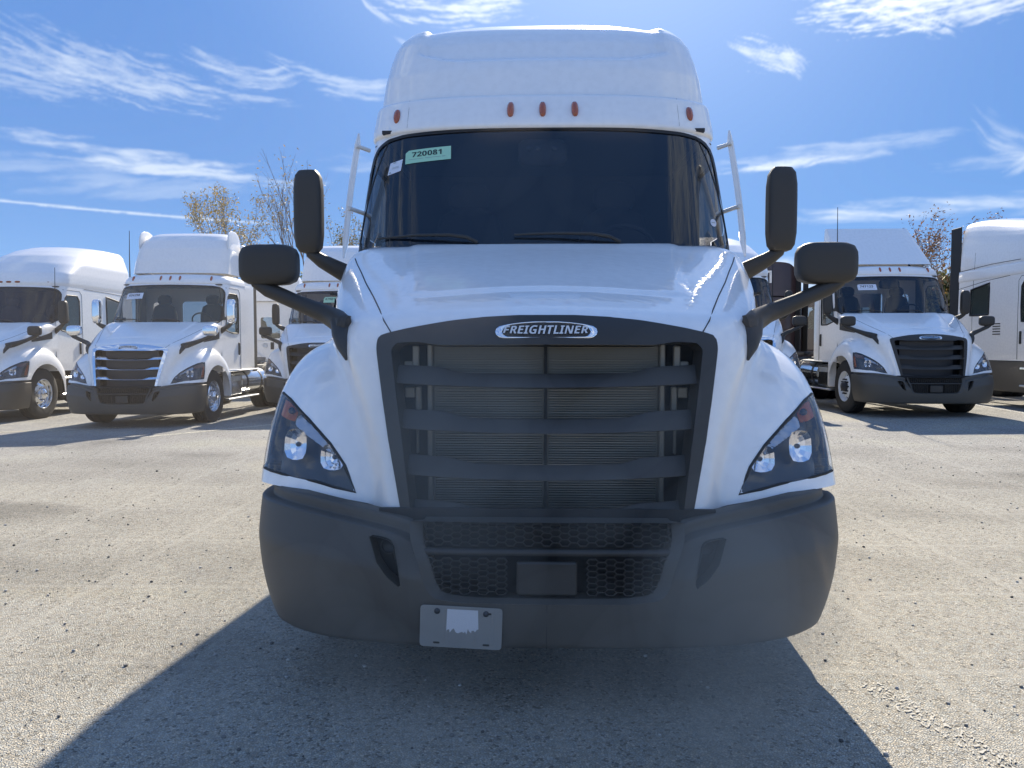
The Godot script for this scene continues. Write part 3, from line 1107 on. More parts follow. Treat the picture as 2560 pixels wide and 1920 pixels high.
func wheel(t: Node3D, x: float, z: float, sg: float, rim_m: Material, dual := false) -> void:
	var w := hub(t, "wheel")
	w.transform = Transform3D(Basis.from_scale(Vector3(1, 1, 1)) if sg > 0 else Basis(Vector3.UP, PI), Vector3(x * sg, AXLE_Y, z))
	part(w, "tyre", S.tyre, M.rubber)
	part(w, "rim", S.flat_rim if dual else S.rim, rim_m)
	if dual:
		part(w, "inner_tyre", S.tyre, M.rubber, at(-0.33, 0, 0))
		return
	part(w, "drum", S.drum, M.deep)
	part(w, "hub_cap", S.hub_cap, M.chrome if rim_m == M.alloy else M.steel)
	for k in 10:
		var a := TAU * k / 10
		part(w, "wheel_nut", S.nut, M.chrome if rim_m == M.alloy else M.deep, at(0.108, 0.143 * sin(a), 0.143 * cos(a)))

func marker(t: Node3D, x: float, y: float, z: float, lean: float, tilt: float) -> void:
	part(t, "marker_light", keep("marker", func(): return pillow(Vector3.ZERO, Vector3(0.044, 0.115, 0.05), 2.6, 8).mesh()), M.marker, at(x, y, z, Vector3(-lean, atan(x * 0.35), tilt)))

func mirrors(t: Node3D, head_m: Material, with_hood := true) -> void:
	for sg in [-1.0, 1.0]:
		var m := hub(t, "door_mirror")
		part(m, "mirror_head", keep("mirror_head%d" % int(sg), func():
			var p := pillow(Vector3(1.355 * sg, 2.165, -1.66), Vector3(0.165, 0.475, 0.13), 5.0, 14)
			for k in p.v.size():
				p.v[k].z -= 0.12 * absf(p.v[k].x - 1.26 * sg)
			return p.mesh()), head_m)
		part(m, "mirror_arm", keep("mirror_arm%d" % int(sg), func(): return tube([Vector3(1.37 * sg, 1.98, -1.69), Vector3(1.35 * sg, 1.93, -1.68), Vector3(1.29 * sg, 1.885, -1.70), Vector3(1.17 * sg, 1.82, -1.76), Vector3(1.06 * sg, 1.77, -1.82)], [[0.028, 0.03], [0.032, 0.035], [0.042, 0.04], [0.055, 0.04], [0.065, 0.04]], 10).mesh()), M.black)
		if not with_hood:
			continue
		var f := hub(t, "hood_mirror")
		part(f, "mirror_head", keep("hood_mirror_head%d" % int(sg), func(): return pillow(Vector3(1.29 * sg, 1.768, -0.80), Vector3(0.275, 0.19, 0.12), 4.2, 14).mesh()), head_m)
		part(f, "mirror_arm", keep("hood_mirror_arm%d" % int(sg), func():
			var foot := func(x: float, y: float, up: float) -> Vector3: return Vector3(x * sg, y, skin(x, y) + up)
			var s := tube([Vector3(1.36 * sg, 1.685, -0.80), Vector3(1.30 * sg, 1.655, -0.795), Vector3(1.15 * sg, 1.59, -0.775), Vector3(1.01 * sg, 1.535, -0.74), foot.call(0.93, 1.50, 0.03), foot.call(0.88, 1.475, 0.025), foot.call(0.86, 1.47, 0.005)], [[0.022, 0.035], [0.036, 0.034], [0.036, 0.034], [0.044, 0.034], [0.055, 0.036], [0.055, 0.034], [0.05, 0.02]], 12)
			s.add(tube([foot.call(0.90, 1.50, 0.02), foot.call(0.885, 1.44, 0.02), foot.call(0.868, 1.385, 0.015), foot.call(0.852, 1.33, 0.004)], [[0.055, 0.035], [0.045, 0.035], [0.03, 0.028], [0.008, 0.01]], 10, Vector3.RIGHT))
			return s.mesh()), M.black)

func cab(t: Node3D, key: String, o: Dictionary) -> void:
	var paint: Material = o.get("paint", M.white)
	var zb: float = o.zb
	var c := part(t, "cab", S[key + "_shell"], paint)
	part(c, "back_wall", S[key + "_back"], paint)
	part(c, "inner_lining", S[key + "_lining"], M.lining)
	var inner := box(Vector3(0, 1.2, (zb - 1.6) / 2), Vector3(2.0, 0.04, -zb - 1.7))
	if zb < -4.0:
		inner.add(box(Vector3(0, 2.0, -3.3), Vector3(2.04, 1.6, 0.03)))
	inner.add(box(Vector3(0, 2.72, (zb - 1.9) / 2), Vector3(2.0, 0.02, -zb - 2.2)))
	part(c, "cab_floor", inner, M.lining)
	part(c, "dashboard", pillow(Vector3(0, 1.72, -1.98), Vector3(1.85, 0.42, 0.55), 5.0, 10), M.seat)
	for sg in [-1.0, 1.0]:
		var seat := pillow(Vector3(0.52 * sg, 1.95, -2.78), Vector3(0.52, 0.85, 0.2), 3.5, 8)
		seat.add(pillow(Vector3(0.52 * sg, 2.45, -2.8), Vector3(0.3, 0.22, 0.12), 3.0, 8))
		part(c, "seat", seat, M.seat)
	part(c, "steering_wheel", keep("steering", func():
		var p := []
		for k in 25:
			p.append(Vector3(0.52 + 0.22 * cos(TAU * k / 24), 1.98 + 0.17 * sin(TAU * k / 24), -2.28 + 0.13 * sin(TAU * k / 24)))
		return tube(p, [0.016], 6, Vector3.UP, false).mesh()), M.seat)
	part(t, "windscreen", S[key + "_screen"], o.get("screen_glass", M.glass))
	part(t, "windscreen_gasket", S[key + "_gasket"], M.gasket)
	for k in 3:
		if S.has("%s_pane_%d" % [key, k]):
			part(c, "back_window", S["%s_pane_%d" % [key, k]], M.side_glass)
	for sd in [["_left", -1.0], ["_right", 1.0]]:
		var sg: float = sd[1]
		var d := part(t, "door", S[key + "_door" + sd[0]], paint)
		part(d, "side_window", S[key + "_window" + sd[0]], o.get("window_glass", M.side_glass))
		part(d, "door_handle", box(Vector3(1.108 * sg, 1.42, -2.68), Vector3(0.035, 0.26, 0.05), 0.012), M.black)
		seam(d, "door_gap", on_side(sg, [[-1.80, 0.98], [-1.80, 1.95], [-2.05, 2.66], [-2.72, 2.66], [-2.80, 2.58], [-2.78, 0.98]], 0.0), 0.005)
		var fr := on_side(sg, [[-1.98, 1.80], [-2.35, 1.74], [-2.67, 1.74], [-2.70, 2.1], [-2.70, 2.45], [-2.62, 2.55], [-2.25, 2.55], [-2.17, 2.48], [-1.98, 1.80]], 0.0)
		part(d, "window_seal", tube(fr, [0.014], 6), M.gasket)
		if S.has(key + "_bunk" + sd[0]):
			part(c, "bunk_window", S[key + "_bunk" + sd[0]], M.side_glass)
			var br := on_side(sg, [[-3.8, 1.93], [-4.5, 1.93], [-4.5, 2.50], [-3.8, 2.60], [-3.8, 1.93]], 0.0)
			part(c, "bunk_window_seal", tube(br, [0.022], 6), M.gasket)
	for bx in [-0.36, 0.42]:
		var w := []
		for q in [[0.0, 1.955, 0.015], [-0.06, 1.985, 0.035], [-0.16, 2.0, 0.04], [-0.35, 2.005, 0.03], [-0.58, 2.0, 0.02]]:
			w.append(Vector3(bx + q[0], q[1], glass_at(bx + q[0], q[1]) + q[2]))
		part(t, "wiper", tube(w, [0.011, 0.011, 0.010, 0.008, 0.006], 6), M.black)

func chassis(t: Node3D, o: Dictionary) -> void:
	var zr: float = o.get("rear", -5.2)
	var f := hub(t, "chassis")
	for sg in [-1.0, 1.0]:
		part(f, "frame_rail", box(Vector3(0.43 * sg, 0.88, (zr - 0.75) / 2), Vector3(0.09, 0.28, -zr - 0.75), 0.01), M.steel)
		part(f, "engine_side", box(Vector3(0.5 * sg, 1.1, -1.4), Vector3(0.12, 0.5, 1.0)), M.deep)
	for sg in [-1.0, 1.0]:
		var vent := func(z: float, y: float) -> Vector3:
			var x := 0.8
			while x < 1.2 and body(Vector3(x, y, z)) < 0.0: x += 0.004
			return Vector3((x + 0.006) * sg, y, z)
		part(t, "hood_vent", keep("hood_vent%d" % int(sg), func():
			var rows := []
			for r in 4:
				var row := PackedVector3Array()
				for c in 9:
					var z := lerpf(-1.05, -1.66, c / 8.0)
					row.append(vent.call(z, lerpf(lerpf(1.55, 1.62, c / 8.0), lerpf(1.60, 1.76, c / 8.0), r / 3.0)))
				rows.append(row)
			var s := grid(rows)
			s.add(box(vent.call(-1.4, 1.66), Vector3(0.02, 0.014, 0.4)))
			return s.mesh()), M.black)
	part(f, "front_axle", box(Vector3(0, 0.5, AXLE_Z), Vector3(1.9, 0.12, 0.16), 0.03), M.steel)
	part(f, "engine_pan", box(Vector3(0, 0.72, -1.3), Vector3(0.85, 0.35, 1.2), 0.05), M.deep)
	for sg in [-1.0, 1.0]:
		wheel(t, 1.03, AXLE_Z, sg, o.get("rims", M.alloy))
	for z in o.get("rear_axles", [zr + 1.9, zr + 0.75]):
		for sg in [-1.0, 1.0]:
			wheel(t, 1.03, z, sg, o.get("rims", M.alloy), true)
	part(f, "fifth_wheel", slab(rounded(pts([-0.45, -0.5, -0.12, -0.5, 0, 0.0, 0.12, -0.5, 0.45, -0.5, 0.45, 0.5, -0.45, 0.5]), 0.1), 0.06), M.steel, at(0, 1.15, zr + 1.3, Vector3(-PI / 2, 0, 0)))
	if o.get("tank", false):
		for sg in [-1.0, 1.0]:
			var k := hub(t, "fuel_tank")
			part(k, "tank", lathe([-0.75, 0.0, -0.75, 0.29, -0.75, 0.29, 0.75, 0.29, 0.75, 0.29, 0.75, 0.0], 32), M.alloy, Transform3D(Basis(Vector3.UP, PI / 2), Vector3(0.84 * sg, 0.70, -3.55)))
			for z in [-3.1, -3.95]:
				part(k, "tank_strap", lathe([-0.03, 0.30, 0.03, 0.30], 32), M.steel, Transform3D(Basis(Vector3.UP, PI / 2), Vector3(0.84 * sg, 0.70, z)))
			for y in [0.40, 0.97]:
				part(t, "cab_step", box(Vector3(1.04 * sg, y, -2.75), Vector3(0.3, 0.035, 1.7), 0.012), M.satin)
			part(t, "step_box", box(Vector3(0.96 * sg, 0.68, -2.38), Vector3(0.3, 0.46, 0.85), 0.03), M.alloy)
			for n in 9:
				part(t, "tread_rib", box(Vector3(1.115 * sg, 0.80, -2.05 - 0.08 * n), Vector3(0.012, 0.10, 0.03)), M.satin)
			part(f, "deck_plate", box(Vector3(0.2 * sg, 1.04, -3.6), Vector3(0.36, 0.03, 0.7), 0.008), M.satin)
			part(t, "fender_tail", box(Vector3(1.16 * sg, 0.72, -1.86), Vector3(0.16, 0.5, 0.05), 0.015), o.get("paint", M.white))
	elif o.get("skirts", true):
		for sg in [-1.0, 1.0]:
			part(t, "side_skirt", box(Vector3(1.06 * sg, 0.63, (zr + 1.6 - 1.9) / 2 - 0.35), Vector3(0.06, 0.64, -zr - 3.6), 0.02), M.bumper)
			for y in [0.45, 0.8]:
				part(t, "cab_step", box(Vector3(1.095 * sg, y, -2.3), Vector3(0.06, 0.04, 0.7), 0.01), M.satin)
	for sg in [-1.0, 1.0]:
		part(t, "mud_flap", box(Vector3(0.86 * sg, 0.62, zr + 0.02), Vector3(0.6, 0.75, 0.012)), M.rubber)

func badge_on_flap(t: Node3D, x: float, y: float, z: float) -> void:
	var b := hub(t, "flap_badge")
	var c := at(x, y, z, Vector3(0, PI, 0)) * Transform3D(Basis.from_scale(Vector3(1.1, 1.5, 1)), Vector3.ZERO)
	part(b, "ring", S.badge_ring, M.white_flat, c)
	part(b, "lettering", S.badge_letters, M.white_flat, c * at(0, 0, 0.002))

func antenna(t: Node3D, x: float, y: float, z: float, h: float) -> void:
	part(t, "antenna", tube([Vector3(x, y, z), Vector3(x, y + h * 0.5, z), Vector3(x, y + h, z - 0.02)], [0.014, 0.009, 0.006], 6), M.gasket)

# a paper number stuck inside the windscreen
func number_sticker(t: Node3D, text: String, x: float, y: float, w: float, h: float, tilt := 0.05, paper: Material = null) -> void:
	var s := hub(t, "number_sticker")
	var lay := func(u: float, v: float, up: float) -> Vector3:
		var px := x + u * cos(tilt) - v * sin(tilt)
		var py := y + u * sin(tilt) + v * cos(tilt)
		return Vector3(px, py, glass_at(px, py) + up)
	var rows := []
	for r in 7:
		var row := PackedVector3Array()
		for c in 13:
			var u := lerpf(-w / 2, w / 2, c / 12.0)
			var v := lerpf(-h / 2, h / 2, r / 6.0)
			if c == 0 and r == 6: u += 0.02
			row.append(lay.call(u, v + 0.25 * pow(maxf(0.0, -u - w * 0.2), 2.0) * -1.0, 0.004))
		rows.append(row)
	part(s, "paper", grid(rows), paper if paper else M.green_paper)
	var l := lettering(text, h * 0.38, 0.0)
	var wide := 0.0
	for p in l.v: wide = maxf(wide, absf(p.x))
	var g := minf(1.25, w * 0.38 / wide)
	for k in l.v.size():
		l.v[k] = lay.call(l.v[k].x * g - w * 0.03, l.v[k].y + h * 0.14, 0.0055)
	part(s, "number", l, M.ink)
	var line := Sh.new()
	for q in [[-0.42, -0.1], [-0.06, 0.28], [0.31, 0.38]]:
		line.quad(lay.call(q[0] * w, -h * 0.23, 0.0052), lay.call(q[0] * w, -h * 0.20, 0.0052), lay.call(q[1] * w, -h * 0.20, 0.0052), lay.call(q[1] * w, -h * 0.23, 0.0052))
	part(s, "small_print", line, M.grey_ink)

# ---------------------------------------------------------------- sky
# cirrus drawn into a panorama: every streak is a stretched patch of noise at its own bearing and height
func sky_picture(sun_az: float, sun_el: float) -> Image:
	var w := 4096
	var h := 2048
	var rng := RandomNumberGenerator.new()
	rng.seed = 11
	var cover := PackedFloat32Array()
	cover.resize(w * h / 2)
	var streaks := FastNoiseLite.new()
	streaks.seed = 4
	streaks.noise_type = FastNoiseLite.TYPE_SIMPLEX_SMOOTH
	streaks.frequency = 1.0
	streaks.fractal_octaves = 5
	streaks.fractal_gain = 0.55
	var puffs := FastNoiseLite.new()
	puffs.seed = 9
	puffs.frequency = 1.0
	puffs.fractal_octaves = 4
	# bearing, height, half length, half width (degrees), slope (degrees), strength, bend, streak fineness
	var list := [
		[-29.0, 17.2, 7.5, 1.7, -9.0, 0.30, 0.5, 1.7], [-34.0, 16.4, 4.5, 1.5, -6.0, 0.26, 0.2, 1.7], [-28.0, 16.8, 6.0, 0.8, -6.0, 0.26, 0.2, 1.2], [-20.5, 17.9, 3.4, 0.9, -8.0, 0.4, 0.6, 1.0], [-13.5, 17.9, 4.6, 0.75, -7.0, 0.38, 0.5, 1.0], [-19.5, 16.6, 2.6, 0.3, -2.0, 0.3, 0.0, 1.0],
		[-27.0, 12.0, 8.0, 0.8, -4.0, 0.6, 0.35, 0.7], [-21.0, 11.5, 6.0, 0.45, -3.0, 0.5, 0.0, 0.6], [-10.0, 13.0, 6.0, 0.8, 2.0, 0.24, 0.0, 0.6], [-27.0, 10.3, 8.0, 0.7, 5.0, 0.2, 0.0, 0.6], [-32.0, 11.0, 6.0, 0.9, 0.0, 0.2, 0.0, 0.6],
		[-5.5, 23.5, 5.5, 1.5, 6.0, 0.75, 0.3, 1.2], [-3.0, 24.4, 3.0, 0.7, 3.0, 0.8, 0.0, 1.2], [-11.5, 22.6, 1.8, 0.28, -35.0, 0.4, 0.2, 1.0], [-9.3, 20.8, 1.6, 0.22, -25.0, 0.3, 0.1, 1.0],
		[23.5, 21.6, 4.6, 1.9, -8.0, 0.95, 0.0, 1.8], [25.0, 20.4, 2.6, 0.9, -25.0, 0.75, 0.0, 1.8], [30.0, 20.9, 4.6, 1.1, -3.0, 0.7, 0.0, 1.5], [29.5, 20.0, 2.6, 0.7, 0.0, 0.6, 0.0, 1.6],
		[16.4, 19.3, 2.4, 0.9, -22.0, 0.55, 0.0, 1.6], [18.0, 18.8, 1.2, 0.6, -60.0, 0.45, 0.0, 1.6],
		[18.0, 12.4, 4.5, 0.35, 2.0, 0.75, 0.0, 0.8], [21.0, 12.9, 7.5, 0.7, 3.0, 0.33, 0.0, 0.6], [30.5, 12.6, 2.6, 0.8, -38.0, 0.4, 0.5, 0.6], [34.5, 11.8, 3.4, 1.2, 12.0, 0.55, -0.4, 0.6], [31.0, 11.2, 4.0, 0.5, -3.0, 0.3, 0.0, 0.6],
		[27.0, 8.9, 10.0, 0.75, 0.0, 0.62, 0.0, 0.4], [36.0, 8.6, 6.0, 0.8, 0.0, 0.5, 0.0, 0.4], [16.0, 4.2, 7.0, 2.0, 0.0, 0.75, 0.0, 0.5], [25.0, 5.0, 5.0, 1.0, 0.0, 0.35, 0.0, 0.5],
		[-30.0, 8.75, 12.5, 0.10, -1.2, 0.6, 0.0, 0.0],
	]
	for k in 210:  # extra cirrus out of view, added to brighten and whiten the shaded front
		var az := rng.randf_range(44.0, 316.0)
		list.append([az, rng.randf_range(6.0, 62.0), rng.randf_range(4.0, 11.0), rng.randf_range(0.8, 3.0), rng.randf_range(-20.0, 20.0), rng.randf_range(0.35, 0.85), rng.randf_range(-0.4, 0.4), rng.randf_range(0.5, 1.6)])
	for c in list:
		var rad: float = c[2] * 1.5 + 1.0
		var sl := deg_to_rad(c[4])
		var ex: float = absf(rad * cos(sl)) + c[3] * 2.5
		var ey: float = absf(rad * sin(sl)) + c[3] * 2.5 + absf(c[6]) * 3.0
		var ct := maxf(0.25, cos(deg_to_rad(c[1])))
		var y0 := clampi(int((90.0 - c[1] - ey) / 180.0 * h), 0, h / 2 - 1)
		var y1 := clampi(int((90.0 - c[1] + ey) / 180.0 * h), 0, h / 2 - 1)
		var x0: int = int((c[0] - ex / ct) / 360.0 * w)
		var x1: int = int((c[0] + ex / ct) / 360.0 * w)
		var step := 1 if absf(wrapf(c[0], -180.0, 180.0)) < 42.0 else 3
		for y in range(y0, y1 + 1, step):
			var el := 90.0 - 180.0 * (y + 0.5) / h
			for x in range(x0, x1 + 1, step):
				var dx: float = ((x + 0.5) * 360.0 / w - c[0]) * ct
				var dy: float = el - c[1]
				var u: float = dx * cos(sl) + dy * sin(sl)
				var v: float = -dx * sin(sl) + dy * cos(sl) - c[6] * (u / c[2]) * (u / c[2]) * 1.2
				var e: float = (u / c[2]) * (u / c[2]) + (v / c[3]) * (v / c[3])
				if e > 4.0:
					continue
				var a := 0.0
				if c[7] == 0.0:
					a = c[5] * smoothstep(1.0, 0.2, absf(v) / c[3] / (1.0 + 0.5 * streaks.get_noise_2d(u * 2.0, 3.0))) * smoothstep(12.5, 8.0, absf(u))
				else:
					var f: float = c[7]
					var wv: float = v + 0.35 * puffs.get_noise_3d(u * 0.25, v * 0.4, c[1] + 9.0) + 0.12 * u * sin(c[0])
					var n := 0.95 * streaks.get_noise_3d(u * 0.13 * f, wv * 1.9 * f, c[0] * 0.7) + 0.45 * puffs.get_noise_3d(u * 0.5 * f, wv * 1.6 * f, c[1]) + 0.25 * streaks.get_noise_3d(u * 0.5 * f, wv * 6.0 * f, c[0])
					a = c[5] * smoothstep(-0.22, 0.85, n + 0.45 - 0.60 * e)
				if a <= 0.003:
					continue
				for yy in range(y, mini(y + step, h / 2)):
					for xx in range(x, x + step):
						var at_ := yy * w + posmod(xx, w)
						cover[at_] = 1.0 - (1.0 - cover[at_]) * (1.0 - a)
	var bytes := PackedByteArray()
	var cloud := Vector3(0.56, 0.60, 0.63)
	var sun_y := sin(sun_el)
	var sun_c := cos(sun_el)
	for y in h / 2:
		var el := PI / 2 - PI * (y + 0.5) / h
		var t := pow(1.0 - sin(el), 5.0)
		var low := pow(1.0 - sin(el), 16.0)
		var base := Vector3(0.068, 0.156, 0.378).lerp(Vector3(0.13, 0.275, 0.525), t).lerp(Vector3(0.30, 0.43, 0.57), low * 0.65)
		var row := PackedByteArray([to_byte(base.x), to_byte(base.y), to_byte(base.z)])
		for k in 12:
			row.append_array(row)
		var se := sin(el)
		var ce := cos(el)
		for x4 in range(0, w, 4):
			var cosang := sun_y * se + ce * sun_c * cos(TAU * (x4 + 2) / w - sun_az)
			var at0 := y * w + x4
			if cosang <= 0.7 and cover[at0] + cover[at0 + 1] + cover[at0 + 2] + cover[at0 + 3] == 0.0:
				continue
			var g := maxf(0.0, (cosang - 0.7) / 0.3)
			var glow := 0.24 * g * g * g * g * g + 0.01 * g
			var c := base + Vector3(0.85, 0.92, 0.95) * glow
			var cl := cloud * (1.0 + glow * 0.6)
			for e in 4:
				var d := c.lerp(cl, cover[at0 + e])
				var o := (x4 + e) * 3
				row[o] = to_byte(d.x)
				row[o + 1] = to_byte(d.y)
				row[o + 2] = to_byte(d.z)
		bytes.append_array(row)
	var below := Vector3(0.30, 0.31, 0.31)
	var low_row := PackedByteArray([to_byte(below.x), to_byte(below.y), to_byte(below.z)])
	for k in 12:
		low_row.append_array(low_row)
	for y in h / 2:
		bytes.append_array(low_row)
	return Image.create_from_data(w, h, false, Image.FORMAT_RGB8, bytes)

var gamma := PackedByteArray()
func to_byte(l: float) -> int:
	if gamma.is_empty():
		for k in 4097:
			gamma.append(int(round(255.0 * Color(k / 4096.0, 0, 0).linear_to_srgb().r)))
	return gamma[clampi(int(l * 4096.0), 0, 4096)]

# ---------------------------------------------------------------- ground
func lie(x: float, z: float) -> float:   # the lot falls a little to the left, away from the near tractor
	return 0.0125 * clampf(x, -30.0, 30.0) * smoothstep(3.0, 11.0, -z)

func ground_material() -> StandardMaterial3D:
	var n := 1024
	var cells := noise_image(0.105, n, 21, FastNoiseLite.TYPE_CELLULAR, FastNoiseLite.RETURN_CELL_VALUE, 1).get_data()
	var edge := noise_image(0.105, n, 21, FastNoiseLite.TYPE_CELLULAR, FastNoiseLite.RETURN_DISTANCE2_SUB, 1).get_data()
	var fine := noise_image(0.25, n, 8).get_data()
	var soft := noise_image(0.012, n, 31).get_data()
	var col := PackedByteArray()
	var hgt := PackedByteArray()
	col.resize(n * n * 3)
	hgt.resize(n * n)
	for k in n * n:
		var c := cells[k] / 255.0
		var e := minf(edge[k] / 90.0, 1.0)
		var f := fine[k] / 255.0
		var s := soft[k] / 255.0
		var l := 0.43 + 0.20 * (c - 0.5) + 0.18 * (f - 0.5) + 0.14 * (s - 0.5)
		if c > 0.93: l = 0.58
		if c < 0.05: l *= 0.6
		l *= lerpf(0.62, 1.0, e)
		l = clampf(l, 0.02, 0.9)
		var warm := 0.05 * sin(c * 40.0)
		col[k * 3] = to_byte(l * (1.055 + warm))
		col[k * 3 + 1] = to_byte(l)
		col[k * 3 + 2] = to_byte(l * (0.855 - warm))
		hgt[k] = clampi(int(255.0 * clampf(0.55 * sqrt(e) * (0.5 + 0.7 * c) + 0.35 * f + 0.15 * s, 0.0, 1.0)), 0, 255)
	var m := mat(1, 1, 1, 0.9)
	var im := Image.create_from_data(n, n, false, Image.FORMAT_RGB8, col)
	m.albedo_texture = ImageTexture.create_from_image(im)
	m.heightmap_enabled = true
	m.heightmap_texture = ImageTexture.create_from_image(Image.create_from_data(n, n, false, Image.FORMAT_L8, hgt))
	m.heightmap_scale = 1.1
	m.uv1_triplanar = true
	m.uv1_world_triplanar = true
	m.uv1_scale = Vector3.ONE * 0.95
	m.vertex_color_use_as_albedo = true
	m.metallic_specular = 0.25
	return m

func ground() -> void:
	var xs := []
	var zs := []
	var x := -400.0
	while x <= 400.0:
		xs.append(x)
		x += 0.16 if absf(x) < 4.2 else (0.5 if absf(x) < 16.0 else (4.0 if absf(x) < 60.0 else 40.0))
	var z := 40.0
	while z >= -600.0:
		zs.append(z)
		z -= 0.16 if z < 2.6 and z > -4.5 else (0.4 if z < 4.0 and z > -16.0 else (3.0 if z > -60.0 and z < 20.0 else 30.0))
	zs.reverse()
	var a := swell
	a.seed = 3
	a.frequency = 0.35
	a.fractal_octaves = 5
	var b := FastNoiseLite.new()
	b.seed = 12
	b.frequency = 1.0
	b.fractal_octaves = 3
	var rows := []
	var cols := PackedColorArray()
	var rng := RandomNumberGenerator.new()
	rng.seed = 17
	var stains := []
	for k in 46:
		stains.append([rng.randf_range(-8.0, 8.0), rng.randf_range(-9.0, 1.8), rng.randf_range(0.12, 0.55), rng.randf_range(0.08, 0.26)])
	for zz in range(zs.size() - 1, -1, -1):
		var row := PackedVector3Array()
		for xx in xs:
			var q := Vector2(xx, zs[zz])
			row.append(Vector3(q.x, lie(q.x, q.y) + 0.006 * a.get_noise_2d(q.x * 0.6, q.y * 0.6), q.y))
			var k := 1.0 + 0.20 * a.get_noise_2d(q.x, q.y * 1.4) + 0.14 * b.get_noise_2d(q.x, q.y)
			# wheel tracks polished darker across the lane, and pale dust swept between them
			var lane := 0.12 * exp(-pow((q.y + 3.6 + 0.3 * b.get_noise_2d(q.x * 0.2, 0.0)) / 0.7, 2.0)) + 0.10 * exp(-pow((q.y + 6.2) / 0.9, 2.0)) + 0.10 * exp(-pow((q.y + 1.9) / 0.5, 2.0))
			var dust := 0.22 * exp(-pow((q.y + 1.32 + 0.12 * b.get_noise_2d(q.x * 0.5, 5.0)) / 0.13, 2.0)) * clampf(0.5 + a.get_noise_2d(q.x * 1.5, 7.0), 0, 1)
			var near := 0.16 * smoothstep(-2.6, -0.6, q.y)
			if q.y > -10.0 and q.y < 3.0 and absf(q.x) < 9.0:
				for st in stains:
					var e: float = ((q.x - st[0]) * (q.x - st[0]) * 0.5 + (q.y - st[1]) * (q.y - st[1])) / (st[2] * st[2]) + 0.9 * b.get_noise_2d(q.x * 2.0, q.y * 2.0)
					if e < 1.2: k -= st[3] * smoothstep(1.2, 0.2, e)
				for tr in [[-2.6, 0.10, 0.0], [-2.95, 0.10, 0.0], [-4.9, -0.06, 1.0], [-5.25, -0.06, 1.0], [-7.4, 0.03, 2.0]]:
					var off: float = q.y - tr[0] - tr[1] * q.x - 0.25 * sin(q.x * 0.35 + tr[2])
					k -= 0.09 * exp(-pow(off / 0.12, 2.0)) * (0.7 + 0.6 * b.get_noise_2d(q.x * 1.3, 2.0))
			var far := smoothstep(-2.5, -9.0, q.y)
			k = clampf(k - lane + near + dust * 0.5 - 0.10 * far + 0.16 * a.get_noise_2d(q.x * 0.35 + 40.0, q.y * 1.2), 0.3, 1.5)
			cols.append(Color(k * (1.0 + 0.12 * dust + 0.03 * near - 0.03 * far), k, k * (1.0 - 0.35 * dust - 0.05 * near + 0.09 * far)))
		rows.append(row)
	var o := MeshInstance3D.new()
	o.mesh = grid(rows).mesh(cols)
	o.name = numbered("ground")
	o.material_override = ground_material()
	add_child(o)
	tag(o, "worn pale gravelly asphalt lot the tractors are parked on", "ground", "", "structure")

var swell := FastNoiseLite.new()
# worn paint: only flakes of a line are left
func paint_line(label: String, path: Array, width: float, left: float, tint: Color, seed_: int) -> void:
	var n := FastNoiseLite.new()
	n.seed = seed_
	n.frequency = 60.0
	n.fractal_octaves = 4
	var rows := []
	for r in 13: rows.append(PackedVector3Array())
	var dir := Vector2(path[-1].x - path[0].x, path[-1].y - path[0].y).normalized()
	var across := Vector2(-dir.y, dir.x)
	var total := 0.0
	for k in range(1, path.size()): total += path[k].distance_to(path[k - 1])
	var m := int(total / 0.009)
	for e in m + 1:
		var u := float(e) / m * (path.size() - 1)
		var k := mini(int(u), path.size() - 2)
		var p: Vector2 = path[k].lerp(path[k + 1], u - k)
		for r in 13:
			var q := p + across * (r / 12.0 - 0.5) * width
			rows[r].append(Vector3(q.x, lie(q.x, q.y) + 0.006 * swell.get_noise_2d(q.x * 0.6, q.y * 0.6) + 0.004, q.y))
	if across.dot(Vector2(0, -1)) * dir.x - across.x * 0 < 0: rows.reverse()
	var s := grid(rows)
	s = clip(s, field(s, func(p: Vector3) -> float: return n.get_noise_2d(p.x, p.z) - left))
	var o := MeshInstance3D.new()
	o.mesh = s.mesh()
	o.name = numbered("parking_line")
	o.material_override = mat(tint.r, tint.g, tint.b, 0.8)
	add_child(o)
	tag(o, label, "road marking", "", "structure")

